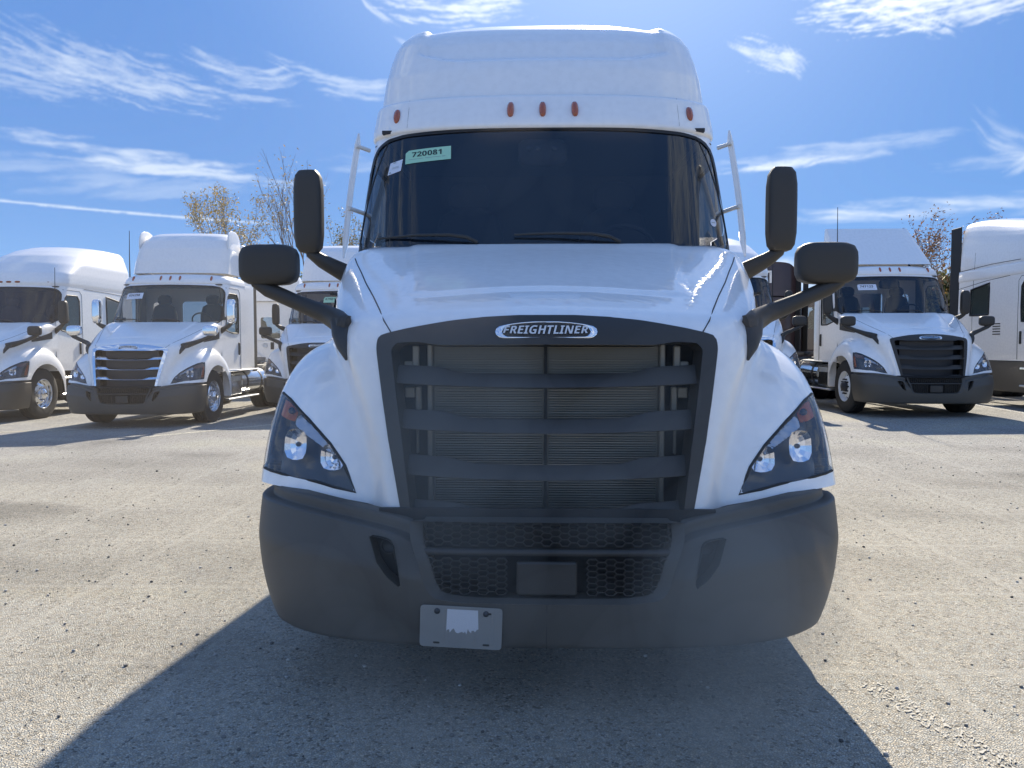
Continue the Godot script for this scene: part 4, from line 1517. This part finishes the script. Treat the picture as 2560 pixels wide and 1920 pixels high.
func stones() -> void:
	var rng := RandomNumberGenerator.new()
	rng.seed = 5
	var rock := pillow(Vector3.ZERO, Vector3.ONE, 2.2, 4)
	for k in rock.v.size():
		rock.v[k] *= 0.8 + 0.4 * fposmod(sin(rock.v[k].x * 37.0 + rock.v[k].y * 91.0 + rock.v[k].z * 53.0) * 43.0, 1.0)
	var mm := MultiMesh.new()
	mm.transform_format = MultiMesh.TRANSFORM_3D
	mm.use_colors = true
	mm.mesh = rock.mesh()
	var count := 7000
	mm.instance_count = count
	for k in count:
		var z := 1.6 - pow(rng.randf(), 1.6) * 13.0
		var x := rng.randf_range(-1.0, 1.0) * (2.6 + (1.6 - z) * 0.75)
		var d := 0.005 + 0.014 * pow(rng.randf(), 6.0)
		if rng.randf() < 0.003: d = rng.randf_range(0.018, 0.03)
		var b := Basis.from_euler(Vector3(rng.randf() * TAU, rng.randf() * TAU, rng.randf() * TAU)).scaled(Vector3(d, d * rng.randf_range(0.5, 0.9), d * rng.randf_range(0.7, 1.2)))
		mm.set_instance_transform(k, Transform3D(b, Vector3(x, lie(x, z) + d * 0.22, z)))
		var l := rng.randf_range(0.06, 0.22) if rng.randf() < 0.5 else rng.randf_range(0.25, 0.55)
		mm.set_instance_color(k, Color(l * 1.03, l, l * 0.94))
	var o := MultiMeshInstance3D.new()
	o.multimesh = mm
	o.name = numbered("loose_gravel")
	var m := mat(1, 1, 1, 0.9)
	m.vertex_color_use_as_albedo = true
	o.material_override = m
	add_child(o)
	tag(o, "loose dark and pale stones scattered over the asphalt", "gravel", "", "stuff")

# ---------------------------------------------------------------- trees
func tree(label: String, at_: Vector3, height: float, wide: float, seed_: int, leaves: int, leaf_cols: Array, dense := false, bare_low := 0.3) -> void:
	var t := thing("autumn_tree" if not dense else "willow_tree", label, "tree", at_)
	var rng := RandomNumberGenerator.new()
	rng.seed = seed_
	var wood := Sh.new()
	var tips := []
	var grow := [[Vector3.ZERO, Vector3(0, 1, 0), height * 0.40, height * 0.012, 0]]
	while grow.size() > 0:
		var g: Array = grow.pop_back()
		var p: Vector3 = g[0]
		var d: Vector3 = g[1]
		var path := [p]
		var rad := [g[3]]
		for k in 4:
			d = (d + Vector3(rng.randf_range(-1, 1), rng.randf_range(-0.3, 0.6), rng.randf_range(-1, 1)) * 0.13).normalized()
			p += d * float(g[2]) / 4.0
			path.append(p)
			rad.append(float(g[3]) * (1.0 - 0.11 * (k + 1)))
		wood.add(tube(path, rad, 6 if g[4] < 2 else 4, Vector3.RIGHT, false))
		if g[4] >= 2:
			tips.append_array(path.slice(1))
		if g[4] < 5:
			var n: int = [3, 3, 3, 3, 2][g[4]]
			for k in n:
				var a := rng.randf() * TAU
				var side := Vector3(cos(a), 0, sin(a))
				var spread: float = rng.randf_range(0.28, 0.62) * wide * (0.6 if k == 0 else 1.0)
				var nd := (d + side * spread + Vector3(0, 0.16, 0)).normalized()
				var from: Vector3 = path[4] if k < 2 else path[rng.randi_range(2, 4)]
				grow.append([from, nd, float(g[2]) * rng.randf_range(0.58, 0.82), float(g[3]) * 0.56, g[4] + 1])
	part(t, "trunk", wood, M.bark)
	var s := Sh.new()
	var cols := PackedColorArray()
	var hub_ := 0.0
	for k in leaves:
		var p: Vector3 = tips[rng.randi() % tips.size()]
		if p.y < height * bare_low: continue
		hub_ = 0.34 if not dense else 0.8
		p += Vector3(rng.randfn(), rng.randfn() - (0.6 if dense else 0.0), rng.randfn()) * hub_ * 0.55
		var r := rng.randf_range(0.045, 0.10) * (2.2 if dense else 1.0)
		var b := Basis.from_euler(Vector3(rng.randf() * TAU, rng.randf() * TAU, rng.randf() * TAU))
		s.quad(p + b * Vector3(-r, -r * 0.5, 0), p + b * Vector3(0, -r * 0.2, r * 0.3), p + b * Vector3(r, r * 0.5, 0), p + b * Vector3(0, r * 0.8, 0))
		var c: Color = leaf_cols[rng.randi() % leaf_cols.size()]
		var f := rng.randf_range(0.7, 1.3)
		for e in 4: cols.append(Color(c.r * f, c.g * f, c.b * f))
	part(t, "crown", s.mesh(cols), M.leaf)

# ---------------------------------------------------------------- the scene
func _ready() -> void:
	var cam := Camera3D.new()
	cam.name = "camera"
	cam.fov = 53.0
	cam.near = 0.05
	cam.far = 2000.0
	cam.position = Vector3(-0.046, 1.39, 2.8)
	cam.rotation = Vector3(-atan(82.5 / 1663.0), atan(49.0 / 1663.0), 0)
	cam.current = true
	add_child(cam)
	var sun_az := deg_to_rad(6.3)
	var sun_el := deg_to_rad(35.0)
	var env := Environment.new()
	env.background_mode = Environment.BG_SKY
	env.tonemap_mode = Environment.TONE_MAPPER_LINEAR
	env.tonemap_exposure = 1.92
	var sky := Sky.new()
	var sm := PanoramaSkyMaterial.new()
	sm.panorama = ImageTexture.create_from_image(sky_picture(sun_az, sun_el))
	sm.energy_multiplier = 1.0
	sky.sky_material = sm
	env.sky = sky
	env.sdfgi_enabled = true
	env.ssao_enabled = true
	env.ssil_enabled = true
	env.volumetric_fog_enabled = true
	env.volumetric_fog_density = 0.0
	env.volumetric_fog_anisotropy = 0.2
	var we := WorldEnvironment.new()
	we.name = "sky"
	we.environment = env
	add_child(we)
	var sun := DirectionalLight3D.new()
	sun.name = "sun"
	sun.light_color = Color(1.0, 0.955, 0.88)
	sun.light_energy = 1.6
	sun.light_angular_distance = 0.5
	sun.shadow_enabled = true
	var from := Vector3(sin(sun_az) * cos(sun_el), sin(sun_el), -cos(sun_az) * cos(sun_el))
	sun.basis = Basis.looking_at(-from, Vector3.UP)
	add_child(sun)

	materials()
	M.bark = mat(0.16, 0.13, 0.11, 0.9)
	M.leaf = mat(1, 1, 1, 0.6)
	M.leaf.vertex_color_use_as_albedo = true
	M.leaf.backlight_enabled = true
	M.leaf.backlight = Color(0.7, 0.7, 0.6)
	ground()
	paint_line("faint worn pale line on the asphalt right of the big tractor", [Vector2(1.32, -0.35), Vector2(1.5, 0.2), Vector2(1.62, 0.9), Vector2(1.7, 1.5)], 0.11, -0.16, Color(0.41, 0.39, 0.335), 3)
	paint_line("worn yellowish line on the asphalt below the leftmost parked tractors", [Vector2(-13.0, -8.6), Vector2(-9.4, -10.2), Vector2(-7.4, -11.0)], 0.12, -0.02, Color(0.6, 0.55, 0.38), 4)
	paint_line("worn line on the asphalt between the chrome grille tractor and its right neighbour", [Vector2(-6.3, -9.2), Vector2(-5.3, -10.6), Vector2(-4.6, -11.6)], 0.12, 0.0, Color(0.6, 0.57, 0.45), 6)
	paint_line("worn white line on the asphalt beside the day cab at the right", [Vector2(9.0, -10.4), Vector2(9.3, -12.6), Vector2(9.5, -14.5)], 0.14, -0.04, Color(0.6, 0.6, 0.57), 7)
	hood_shapes()
	bumper_shapes()
	cab_shapes("day", -3.1, true, false)
	cab_shapes("long", -5.0, false, true)
	roof_shapes()
	wheel_shapes()
	big_tractor()
	parked_row()
	far_row()
	stones()
	trees()
	mist()

func brow_lights(t: Node3D, y := 2.825, spread := 0.91, z_of := -1.962) -> void:
	for x in [-spread, -0.195, 0.0, 0.195, spread]:
		var d := 0.45 * (1.0 - pow(maxf(0.0, 1.0 - pow(absf(x) / 1.098, 2.7)), 1.0 / 2.7))
		marker(t, x, y, z_of - d + 0.004, 0.56, -0.16 * signf(x) if absf(x) > 0.5 else 0.0)

func big_tractor() -> void:
	var t := thing("sleeper_tractor", "white high roof sleeper tractor with black grille, nearest and largest, facing the camera", "truck")
	var o := {"near": true, "zb": -5.0, "rear": -8.2, "window_glass": pane(0.01, 0.014, 0.018, 0.82)}
	tractor_front(t, o)
	cab(t, "long", o)
	part(t, "brow", S.brow, M.white)
	var r := part(t, "roof_cap", S.high_roof, M.white)
	brow_lights(t)
	mirrors(t, M.black)
	chassis(t, o)
	# thin gaps between the roof panels
	for sg in [-1.0, 1.0]:
		var path := []
		for q in [[2.73, -1.91], [2.84, -1.972], [2.935, -2.032]]:
			path.append(Vector3(0.835 * sg, q[0], q[1] - 0.435 + 0.435 * pow(1.0 - pow(0.835 / 1.10, 2.74), 1 / 2.74) + 0.001))
		seam(t, "brow_gap", path, 0.0007)
	# blades beside the windscreen, on two stays each
	for sg in [-1.0, 1.0]:
		var d := hub(t, "wind_deflector")
		var rows := []
		for q in [[-0.018, 0.0], [0.0, 0.025], [0.018, 0.0], [0.012, -0.06], [-0.006, -0.06], [-0.018, 0.0]]:
			var row := PackedVector3Array()
			for k in 25:
				var f := k / 24.0
				var y := lerpf(1.90, 2.68, f)
				var taper := minf(1.0, minf(f * 5.0, (1.0 - f) * 9.0) + 0.3)
				row.append(Vector3((lerpf(1.155, 1.118, f) + 0.010 * sin(f * PI) + q[0] * taper) * sg, y, lerpf(-1.66, -1.92, f) + (q[1] - 0.02) * taper))
			rows.append(row)
		part(d, "blade", grid(rows), M.white)
		for y in [2.19, 2.585]:
			part(d, "stay", tube([Vector3(1.06 * sg, y, -1.96), Vector3((1.155 - (y - 1.9) * 0.045) * sg, y + 0.01, -1.66 - (y - 1.9) * 0.32)], [0.013], 8), M.white_flat)
		part(t, "rear_shadow_slab", slab(rounded(pts([-1.08, 1.0, 1.08, 1.0, 1.08, 3.82, -1.08, 3.82]), 0.08), 0.03), M.white, at(0, 0, -4.99)) if sg > 0 else null  # unseen back slab, added to close a gap in the cast shadow
		part(t, "side_extender", box(Vector3(1.07 * sg, 2.42, -5.22), Vector3(0.03, 2.86, 0.5), 0.01), M.white)
	number_sticker(t, "720081", -0.688, 2.535, 0.282, 0.092, 0.06)
	# card and round sticker
	var card := hub(t, "window_card")
	var lay := func(x: float, y: float, up: float) -> Vector3: return Vector3(x, y, glass_at(x, y) + up)
	var c := Sh.new()
	c.quad(lay.call(-0.935, 2.415, 0.004), lay.call(-0.925, 2.498, 0.004), lay.call(-0.845, 2.518, 0.004), lay.call(-0.85, 2.438, 0.004))
	part(card, "paper", c, M.white_paper)
	var pr := Sh.new()
	for q in [[-0.905, 2.494, 0.018, 0.005], [-0.912, 2.462, 0.045, 0.0018], [-0.91, 2.455, 0.045, 0.0018], [-0.926, 2.426, 0.01, 0.008]]:
		pr.quad(lay.call(q[0], q[1], 0.0055), lay.call(q[0], q[1] + q[3], 0.0055), lay.call(q[0] + q[2], q[1] + q[3] + q[2] * 0.2, 0.0055), lay.call(q[0] + q[2], q[1] + q[2] * 0.2, 0.0055))
	part(card, "small_print", pr, M.grey_ink)
	var disc := Sh.new()
	for k in 20:
		var a := TAU * k / 20
		var b := TAU * (k + 1) / 20
		disc.tri(lay.call(0.983, 2.098, 0.005), lay.call(0.983 + 0.021 * cos(b), 2.098 + 0.024 * sin(b), 0.005), lay.call(0.983 + 0.021 * cos(a), 2.098 + 0.024 * sin(a), 0.005))
	var ds := hub(t, "round_sticker")
	part(ds, "paper", disc, M.white_paper)
	pr = Sh.new()
	pr.quad(lay.call(0.970, 2.097, 0.0065), lay.call(0.970, 2.101, 0.0065), lay.call(0.996, 2.101, 0.0065), lay.call(0.996, 2.097, 0.0065))
	part(ds, "small_print", pr, M.grey_ink)
	var cm := hub(t, "windscreen_camera")
	part(cm, "camera_case", pillow(Vector3(0.0, 2.57, -2.0), Vector3(0.30, 0.16, 0.12), 6.0, 8), M.deep)
	for x in [-0.08, -0.03, 0.07]:
		part(cm, "camera_eye", lathe([0.0, 0.018, 0.01, 0.016, 0.01, 0.0], 16), M.housing, Transform3D(Basis(Vector3.UP, -PI / 2), Vector3(x, 2.585, -1.945)))
	# plate on the bumper
	var pl := hub(t, "number_plate", "blank metal number plate with a scuffed white patch")
	var base := at(-0.318, 0.348, bump_at(-0.318, 0.348) + 0.018, Vector3(0.03, -0.03, -0.035))
	part(pl, "plate", slab(rect(0.306, 0.158, 0.016), 0.0025, 0.0008), M.plate, base)
	for x in [-0.055, 0.05, 0.115]:
		part(pl, "pressed_rib", box(Vector3(x, 0, -0.0005), Vector3(0.012, 0.135, 0.003), 0.001), M.plate, base)
	for q in [[-0.09, 0.059], [0.092, 0.057]]:
		part(pl, "bolt", lathe([0.0, 0.011, 0.004, 0.011, 0.004, 0.007, 0.009, 0.006, 0.009, 0.0], 10), M.steel, base * Transform3D(Basis(Vector3.UP, -PI / 2), Vector3(q[0], q[1], 0.0)))
	part(pl, "bolt_slot", slab(rect(0.014, 0.007, 0.003), 0.001), M.deep, base * at(0.105, 0.057, 0.0012))
	for x in [-0.09, 0.095]:
		part(pl, "slot", slab(rect(0.024, 0.007, 0.003), 0.001), M.deep, base * at(x, -0.062, 0.0012))
	var rng := RandomNumberGenerator.new()
	rng.seed = 6
	var scr := PackedVector2Array([Vector2(-0.052, 0.068), Vector2(0.062, 0.068)])
	for k in 23:
		scr.append(Vector2(lerpf(0.064, -0.056, k / 22.0) + rng.randf_range(-0.002, 0.002), -0.012 + rng.randf_range(-0.014, 0.01)))
	part(pl, "scuffed_patch", slab(scr, 0.0006), grained(mat(0.66, 0.66, 0.68, 0.6), 9.0, 0.15, noise_image(0.08, 256, 19)), base * at(0, 0, 0.0012))

# ---------------------------------------------------------------- the row behind
func place(t: Node3D, x: float, z: float, turn := 0.0) -> void:
	t.position = Vector3(x, lie(x, z - 1.5) , z)
	t.rotation = Vector3(0, turn, 0.0)

func parked_row() -> void:
	var grp := "tractors parked in the row behind"
	# day cab with the bright grille
	var t := thing("day_cab_tractor", "white day cab tractor with chrome grille and rounded roof fairing, left of the big tractor", "truck", Vector3.ZERO, 0.0, grp)
	var o := {"chrome": true, "zb": -3.1, "rear": -7.0, "tank": true, "screen_glass": M.side_glass}
	tractor_front(t, o)
	cab(t, "day", o)
	part(t, "cab_roof", S.day_roof, M.white)
	brow_lights(t, 2.845, 0.80, -1.985)
	var f := part(t, "roof_fairing", S.round_fairing, M.white)
	for sg in [-1.0, 1.0]:
		part(f, "fairing_fin", pillow(Vector3(0.935 * sg, 3.60, -2.92), Vector3(0.04, 0.62, 0.7), 2.6, 10), M.white)
		part(t, "side_extender", box(Vector3(1.03 * sg, 2.3, -3.42), Vector3(0.03, 2.7, 0.62), 0.01), M.white)
		part(t, "extender_edge", box(Vector3(1.03 * sg, 2.3, -3.8), Vector3(0.026, 2.75, 0.24), 0.01), M.rubber)
	mirrors(t, M.chrome)
	chassis(t, o)
	antenna(t, -1.0, 2.9, -2.3, 0.95)
	number_sticker(t, "634298", -0.66, 2.48, 0.36, 0.12, 0.03, M.white_paper)
	place(t, -7.40, -10.65)

	# black grille neighbour half hidden behind the big tractor's mirrors
	t = thing("day_cab_tractor", "white day cab tractor with black grille, half hidden behind the left mirrors", "truck", Vector3.ZERO, 0.0, grp)
	o = {"zb": -3.1, "rear": -7.0, "tank": true, "screen_glass": M.glass}
	tractor_front(t, o)
	cab(t, "day", o)
	part(t, "cab_roof", S.day_roof, M.white)
	brow_lights(t, 2.845, 0.80, -1.985)
	part(t, "roof_fairing", S.round_fairing, M.white)
	mirrors(t, M.black)
	chassis(t, o)
	number_sticker(t, "679014", -0.10, 2.50, 0.36, 0.13, 0.0)
	place(t, -4.6, -13.0)

	# flat fairing day cab on the right
	t = thing("day_cab_tractor", "white day cab tractor with black grille and flat slanted roof fairing, right side", "truck", Vector3.ZERO, 0.0, grp)
	o = {"zb": -3.1, "rear": -7.0, "tank": true, "screen_glass": M.glass, "rims": M.white_flat}
	tractor_front(t, o)
	cab(t, "day", o)
	part(t, "cab_roof", S.day_roof, M.white)
	brow_lights(t, 2.845, 0.80, -1.985)
	part(t, "roof_fairing", S.flat_fairing, M.white)
	for sg in [-1.0, 1.0]:
		part(t, "fairing_strut", tube([Vector3(0.6 * sg, 2.94, -2.4), Vector3(0.6 * sg, 3.4, -2.7)], [0.02], 6), M.steel)
	mirrors(t, M.black)
	chassis(t, o)
	antenna(t, -0.98, 2.9, -2.2, 1.25)
	number_sticker(t, "747123", -0.52, 2.48, 0.36, 0.12, 0.0, M.white_paper)
	var cm := hub(t, "windscreen_camera")
	part(cm, "camera_case", pillow(Vector3(0.0, 2.55, -2.0), Vector3(0.40, 0.18, 0.12), 6.0, 8), M.deep)
	place(t, 7.17, -11.2)

	# domed sleepers of another make
	var domed := func(label: String, x: float, z: float, bright: bool) -> Node3D:
		var d := thing("domed_sleeper_tractor", label, "truck", Vector3.ZERO, 0.0, grp)
		var q := {"zb": -4.9, "rear": -7.8, "chrome": bright, "screen_glass": M.glass}
		tractor_front(d, q)
		cab(d, "long", q)
		part(d, "dome_roof", S.dome_roof, M.white)
		for x_ in [-0.80, -0.195, 0.0, 0.195, 0.80]:
			var dd := 0.45 * (1.0 - pow(maxf(0.0, 1.0 - pow(absf(x_) / 1.07, 2.6)), 1.0 / 2.6))
			part(d, "marker_light", keep("flat_marker", func(): return pillow(Vector3.ZERO, Vector3(0.14, 0.04, 0.05), 2.6, 8).mesh()), M.amber, at(x_, 2.81, -1.945 - dd, Vector3(-0.4, x_ * 0.4, 0)))
		mirrors(d, M.black)
		chassis(d, q)
		antenna(d, 1.07, 1.8, -1.85, 1.3)
		for sg in [-1.0, 1.0]:
			var path := []
			for w in [[3.12, -2.9], [3.15, -3.3], [3.15, -4.0], [3.12, -4.9]]:
				path.append(Vector3(1.074 * sg, w[0], w[1]))
			seam(d, "roof_gap", path, 0.006)
			seam(d, "panel_gap", on_side(sg, [[-2.9, 2.72], [-3.9, 2.70], [-4.9, 2.66]], 0.0), 0.006)
			var n := lettering("LT", 0.10, 0.004, 0.2)
			part(d, "model_letters", n, M.steel, at(1.085 * sg, 1.62, -1.62, Vector3(0, PI / 2 * sg, 0)))
		place(d, x, z)
		d.scale.y = 1.04
		return d
	domed.call("white domed roof sleeper tractor at the left edge, beside the chrome grille day cab", -11.5, -11.8, false)
	domed.call("white sleeper tractor whose roof corner just shows at the far left edge", -14.75, -12.2, false)
	domed.call("white sleeper tractor with chrome grille, almost hidden behind the nearest tractor's fender", 3.95, -12.0, true)

	# long sleeper on the right edge, seen from its side
	t = thing("sleeper_tractor", "white high roof sleeper tractor seen side on at the right edge", "truck", Vector3.ZERO, 0.0, grp)
	o = {"zb": -5.0, "rear": -8.2}
	tractor_front(t, o)
	cab(t, "long", o)
	part(t, "brow", S.brow, M.white)
	part(t, "roof_cap", S.tall_roof, M.white)
	brow_lights(t)
	mirrors(t, M.black)
	chassis(t, o)
	for sg in [-1.0, 1.0]:
		part(t, "extender_edge", box(Vector3(1.07 * sg, 2.5, -5.2), Vector3(0.03, 2.95, 0.42), 0.01), M.rubber)
		seam(t, "roof_gap", [Vector3(1.072 * sg, 3.0, -2.8), Vector3(1.072 * sg, 3.0, -3.8), Vector3(1.072 * sg, 2.95, -5.0)], 0.006)
		seam(t, "panel_gap", on_side(sg, [[-3.1, 2.70], [-3.9, 2.66], [-5.0, 2.55]], 0.0), 0.006)
		seam(t, "sleeper_gap", [Vector3(1.095 * sg, 1.0, -4.42), Vector3(1.099 * sg, 1.9, -4.42), Vector3(1.088 * sg, 2.7, -4.42), Vector3(1.06 * sg, 3.3, -4.42), Vector3(1.0 * sg, 3.6, -4.42)], 0.006)
		for k in 5:
			part(t, "vent_slot", box(Vector3(1.1 * sg, 1.5 + 0.055 * k, -3.5), Vector3(0.012, 0.02, 0.26)), M.deep)
	place(t, 10.8, -10.3)

# tractors of the next row stand with their backs to us
func far_row() -> void:
	var grp := "tractors of the next row seen from behind"
	var make := func(label: String, paint: Material, key: String, zb: float, roof, x: float, z: float) -> Node3D:
		var t := thing("rear_facing_tractor", label, "truck", Vector3.ZERO, 0.0, grp)
		var o := {"zb": zb, "rear": zb - 3.6, "paint": paint}
		tractor_front(t, o)
		cab(t, key, o)
		for r in roof:
			part(t, "roof_cap", S[r], paint)
		chassis(t, o)
		# embossed panel, latch and vent on the back wall
		var e := [Vector3(-0.62, 1.68, zb - 0.01), Vector3(0.62, 1.68, zb - 0.01), Vector3(0.66, 1.50, zb - 0.01), Vector3(0.24, 1.06, zb - 0.01), Vector3(-0.24, 1.06, zb - 0.01), Vector3(-0.66, 1.50, zb - 0.01), Vector3(-0.62, 1.68, zb - 0.01)]
		part(t, "pressed_panel", tube(e, [0.022], 6), paint)
		part(t, "round_vent", lathe([0.0, 0.085, 0.02, 0.085, 0.02, 0.065, 0.005, 0.065, 0.005, 0.0], 18), M.white_flat, Transform3D(Basis(Vector3.UP, PI / 2), Vector3(0.22, 1.52, zb - 0.005)))
		part(t, "back_vent", box(Vector3(-0.02, 1.5, zb - 0.015), Vector3(0.11, 0.24, 0.02), 0.005), M.black)
		for sg in [-1.0, 1.0]:
			part(t, "extender_edge", box(Vector3(1.05 * sg, 2.2 if zb > -4 else 2.5, zb - 0.2), Vector3(0.03, 2.4 if zb > -4 else 2.8, 0.4), 0.01), M.rubber)
			badge_on_flap(t, 0.86 * sg, 0.78, zb - 3.6 - 0.0)
		t.position = Vector3(x, lie(x, z), z)
		t.rotation.y = PI
		return t
	make.call("white day cab tractor seen from behind, between the left day cabs", M.white, "day", -3.1, ["day_roof", "round_fairing"], -8.75, -25.6)
	var m: Node3D = make.call("dark maroon high roof sleeper tractor seen from behind, right of the big tractor", M.maroon, "long", -5.0, ["brow", "high_roof"], 6.35, -24.5)
	part(m, "corner_mark", box(Vector3(-0.20, 3.42, -5.02), Vector3(0.30, 0.06, 0.01)), M.white_flat)
	part(m, "corner_mark", box(Vector3(-0.32, 3.25, -5.02), Vector3(0.06, 0.30, 0.01)), M.white_flat)
	make.call("dark maroon day cab tractor seen from behind, beside the flat fairing day cab", M.maroon, "day", -3.1, ["day_roof"], 9.0, -23.6)

func trees() -> void:
	var gold := [Color(0.36, 0.24, 0.07), Color(0.30, 0.22, 0.08), Color(0.20, 0.18, 0.06), Color(0.40, 0.32, 0.2)]
	var rust := [Color(0.20, 0.09, 0.04), Color(0.16, 0.09, 0.05), Color(0.26, 0.14, 0.05)]
	var olive := [Color(0.10, 0.11, 0.04), Color(0.14, 0.13, 0.05), Color(0.08, 0.09, 0.03), Color(0.2, 0.18, 0.07)]
	tree("tall thinning autumn tree with yellow leaves, behind the chrome grille day cab", Vector3(-18.0, -0.3, -43.0), 9.5, 1.0, 2, 3000, gold)
	tree("nearly bare autumn tree rising left of the upright left mirror", Vector3(-13.8, -0.3, -45.0), 9.8, 0.75, 7, 500, gold)
	tree("autumn tree with green and yellow leaves, right of the upright left mirror", Vector3(-11.4, -0.2, -44.0), 9.0, 0.8, 12, 2000, gold + olive)
	tree("autumn tree with rusty leaves, behind the flat fairing day cab", Vector3(20.3, 0.3, -40.0), 5.9, 0.8, 4, 1500, rust)
	tree("slim nearly bare tree between the rusty tree and the right sleeper", Vector3(22.3, 0.3, -40.0), 6.0, 0.6, 9, 350, rust)
	tree("autumn tree with rusty leaves, behind the roof of the right sleeper", Vector3(25.1, 0.3, -42.0), 6.7, 0.9, 14, 1500, rust)
	tree("dense olive green willow beyond the flat fairing day cab", Vector3(24.3, 0.3, -45.0), 4.6, 1.1, 21, 15000, olive, true, 0.05)
	tree("dense olive green willow behind the left day cabs", Vector3(-15.0, -0.3, -50.0), 5.6, 1.1, 23, 7000, olive, true, 0.05)

# thin dust hanging in front of the grille
func mist() -> void:
	var haze := FogMaterial.new()
	haze.albedo = Color(1.0, 0.94, 0.86)
	haze.density = 0.16
	var n := 0
	var wisps := [[-4.6, 1.6, -4.0, 8.5, 5.0, 12.0, 0.0, 0.003]]
	var rng := RandomNumberGenerator.new()
	rng.seed = 8
	# middle x, middle y, spread x, spread y, how many, density
	for c in [[0.0, 0.95, 0.42, 0.42, 16, 0.11], [0.62, 0.48, 0.28, 0.26, 10, 0.13], [-0.1, 0.22, 0.75, 0.16, 12, 0.12], [-0.7, 0.55, 0.3, 0.3, 6, 0.09], [0.0, 2.1, 0.5, 0.3, 5, 0.05]]:
		for k in c[4]:
			var high: bool = c[1] > 2.0
			wisps.append([c[0] + rng.randfn() * c[2] * 0.6, maxf(0.16, c[1] + rng.randfn() * c[3] * 0.6), (-1.0 if high else 0.26) + rng.randf_range(-0.04, 0.12), rng.randf_range(0.22, 0.8), rng.randf_range(0.3, 0.95), rng.randf_range(0.2, 0.42), rng.randf_range(-0.7, 0.7), c[5] * rng.randf_range(0.6, 1.4)])
	for q in wisps:
		var v := FogVolume.new()
		v.shape = RenderingServer.FOG_VOLUME_SHAPE_ELLIPSOID
		v.size = Vector3(q[3], q[4], q[5])
		v.position = Vector3(q[0], q[1], q[2])
		v.rotation.z = q[6]
		var m: FogMaterial = haze.duplicate()
		m.density = q[7] * 1.5
		v.material = m
		v.name = numbered("dust_haze")
		add_child(v)
		if n == 0: tag(v, "faint sunlit haze over the lot in front of the left parked tractors", "dust", "", "stuff")
		else: tag(v, "thin wisps of dust drifting in front of the big tractor", "dust", "dust wisps", "stuff")
		n += 1
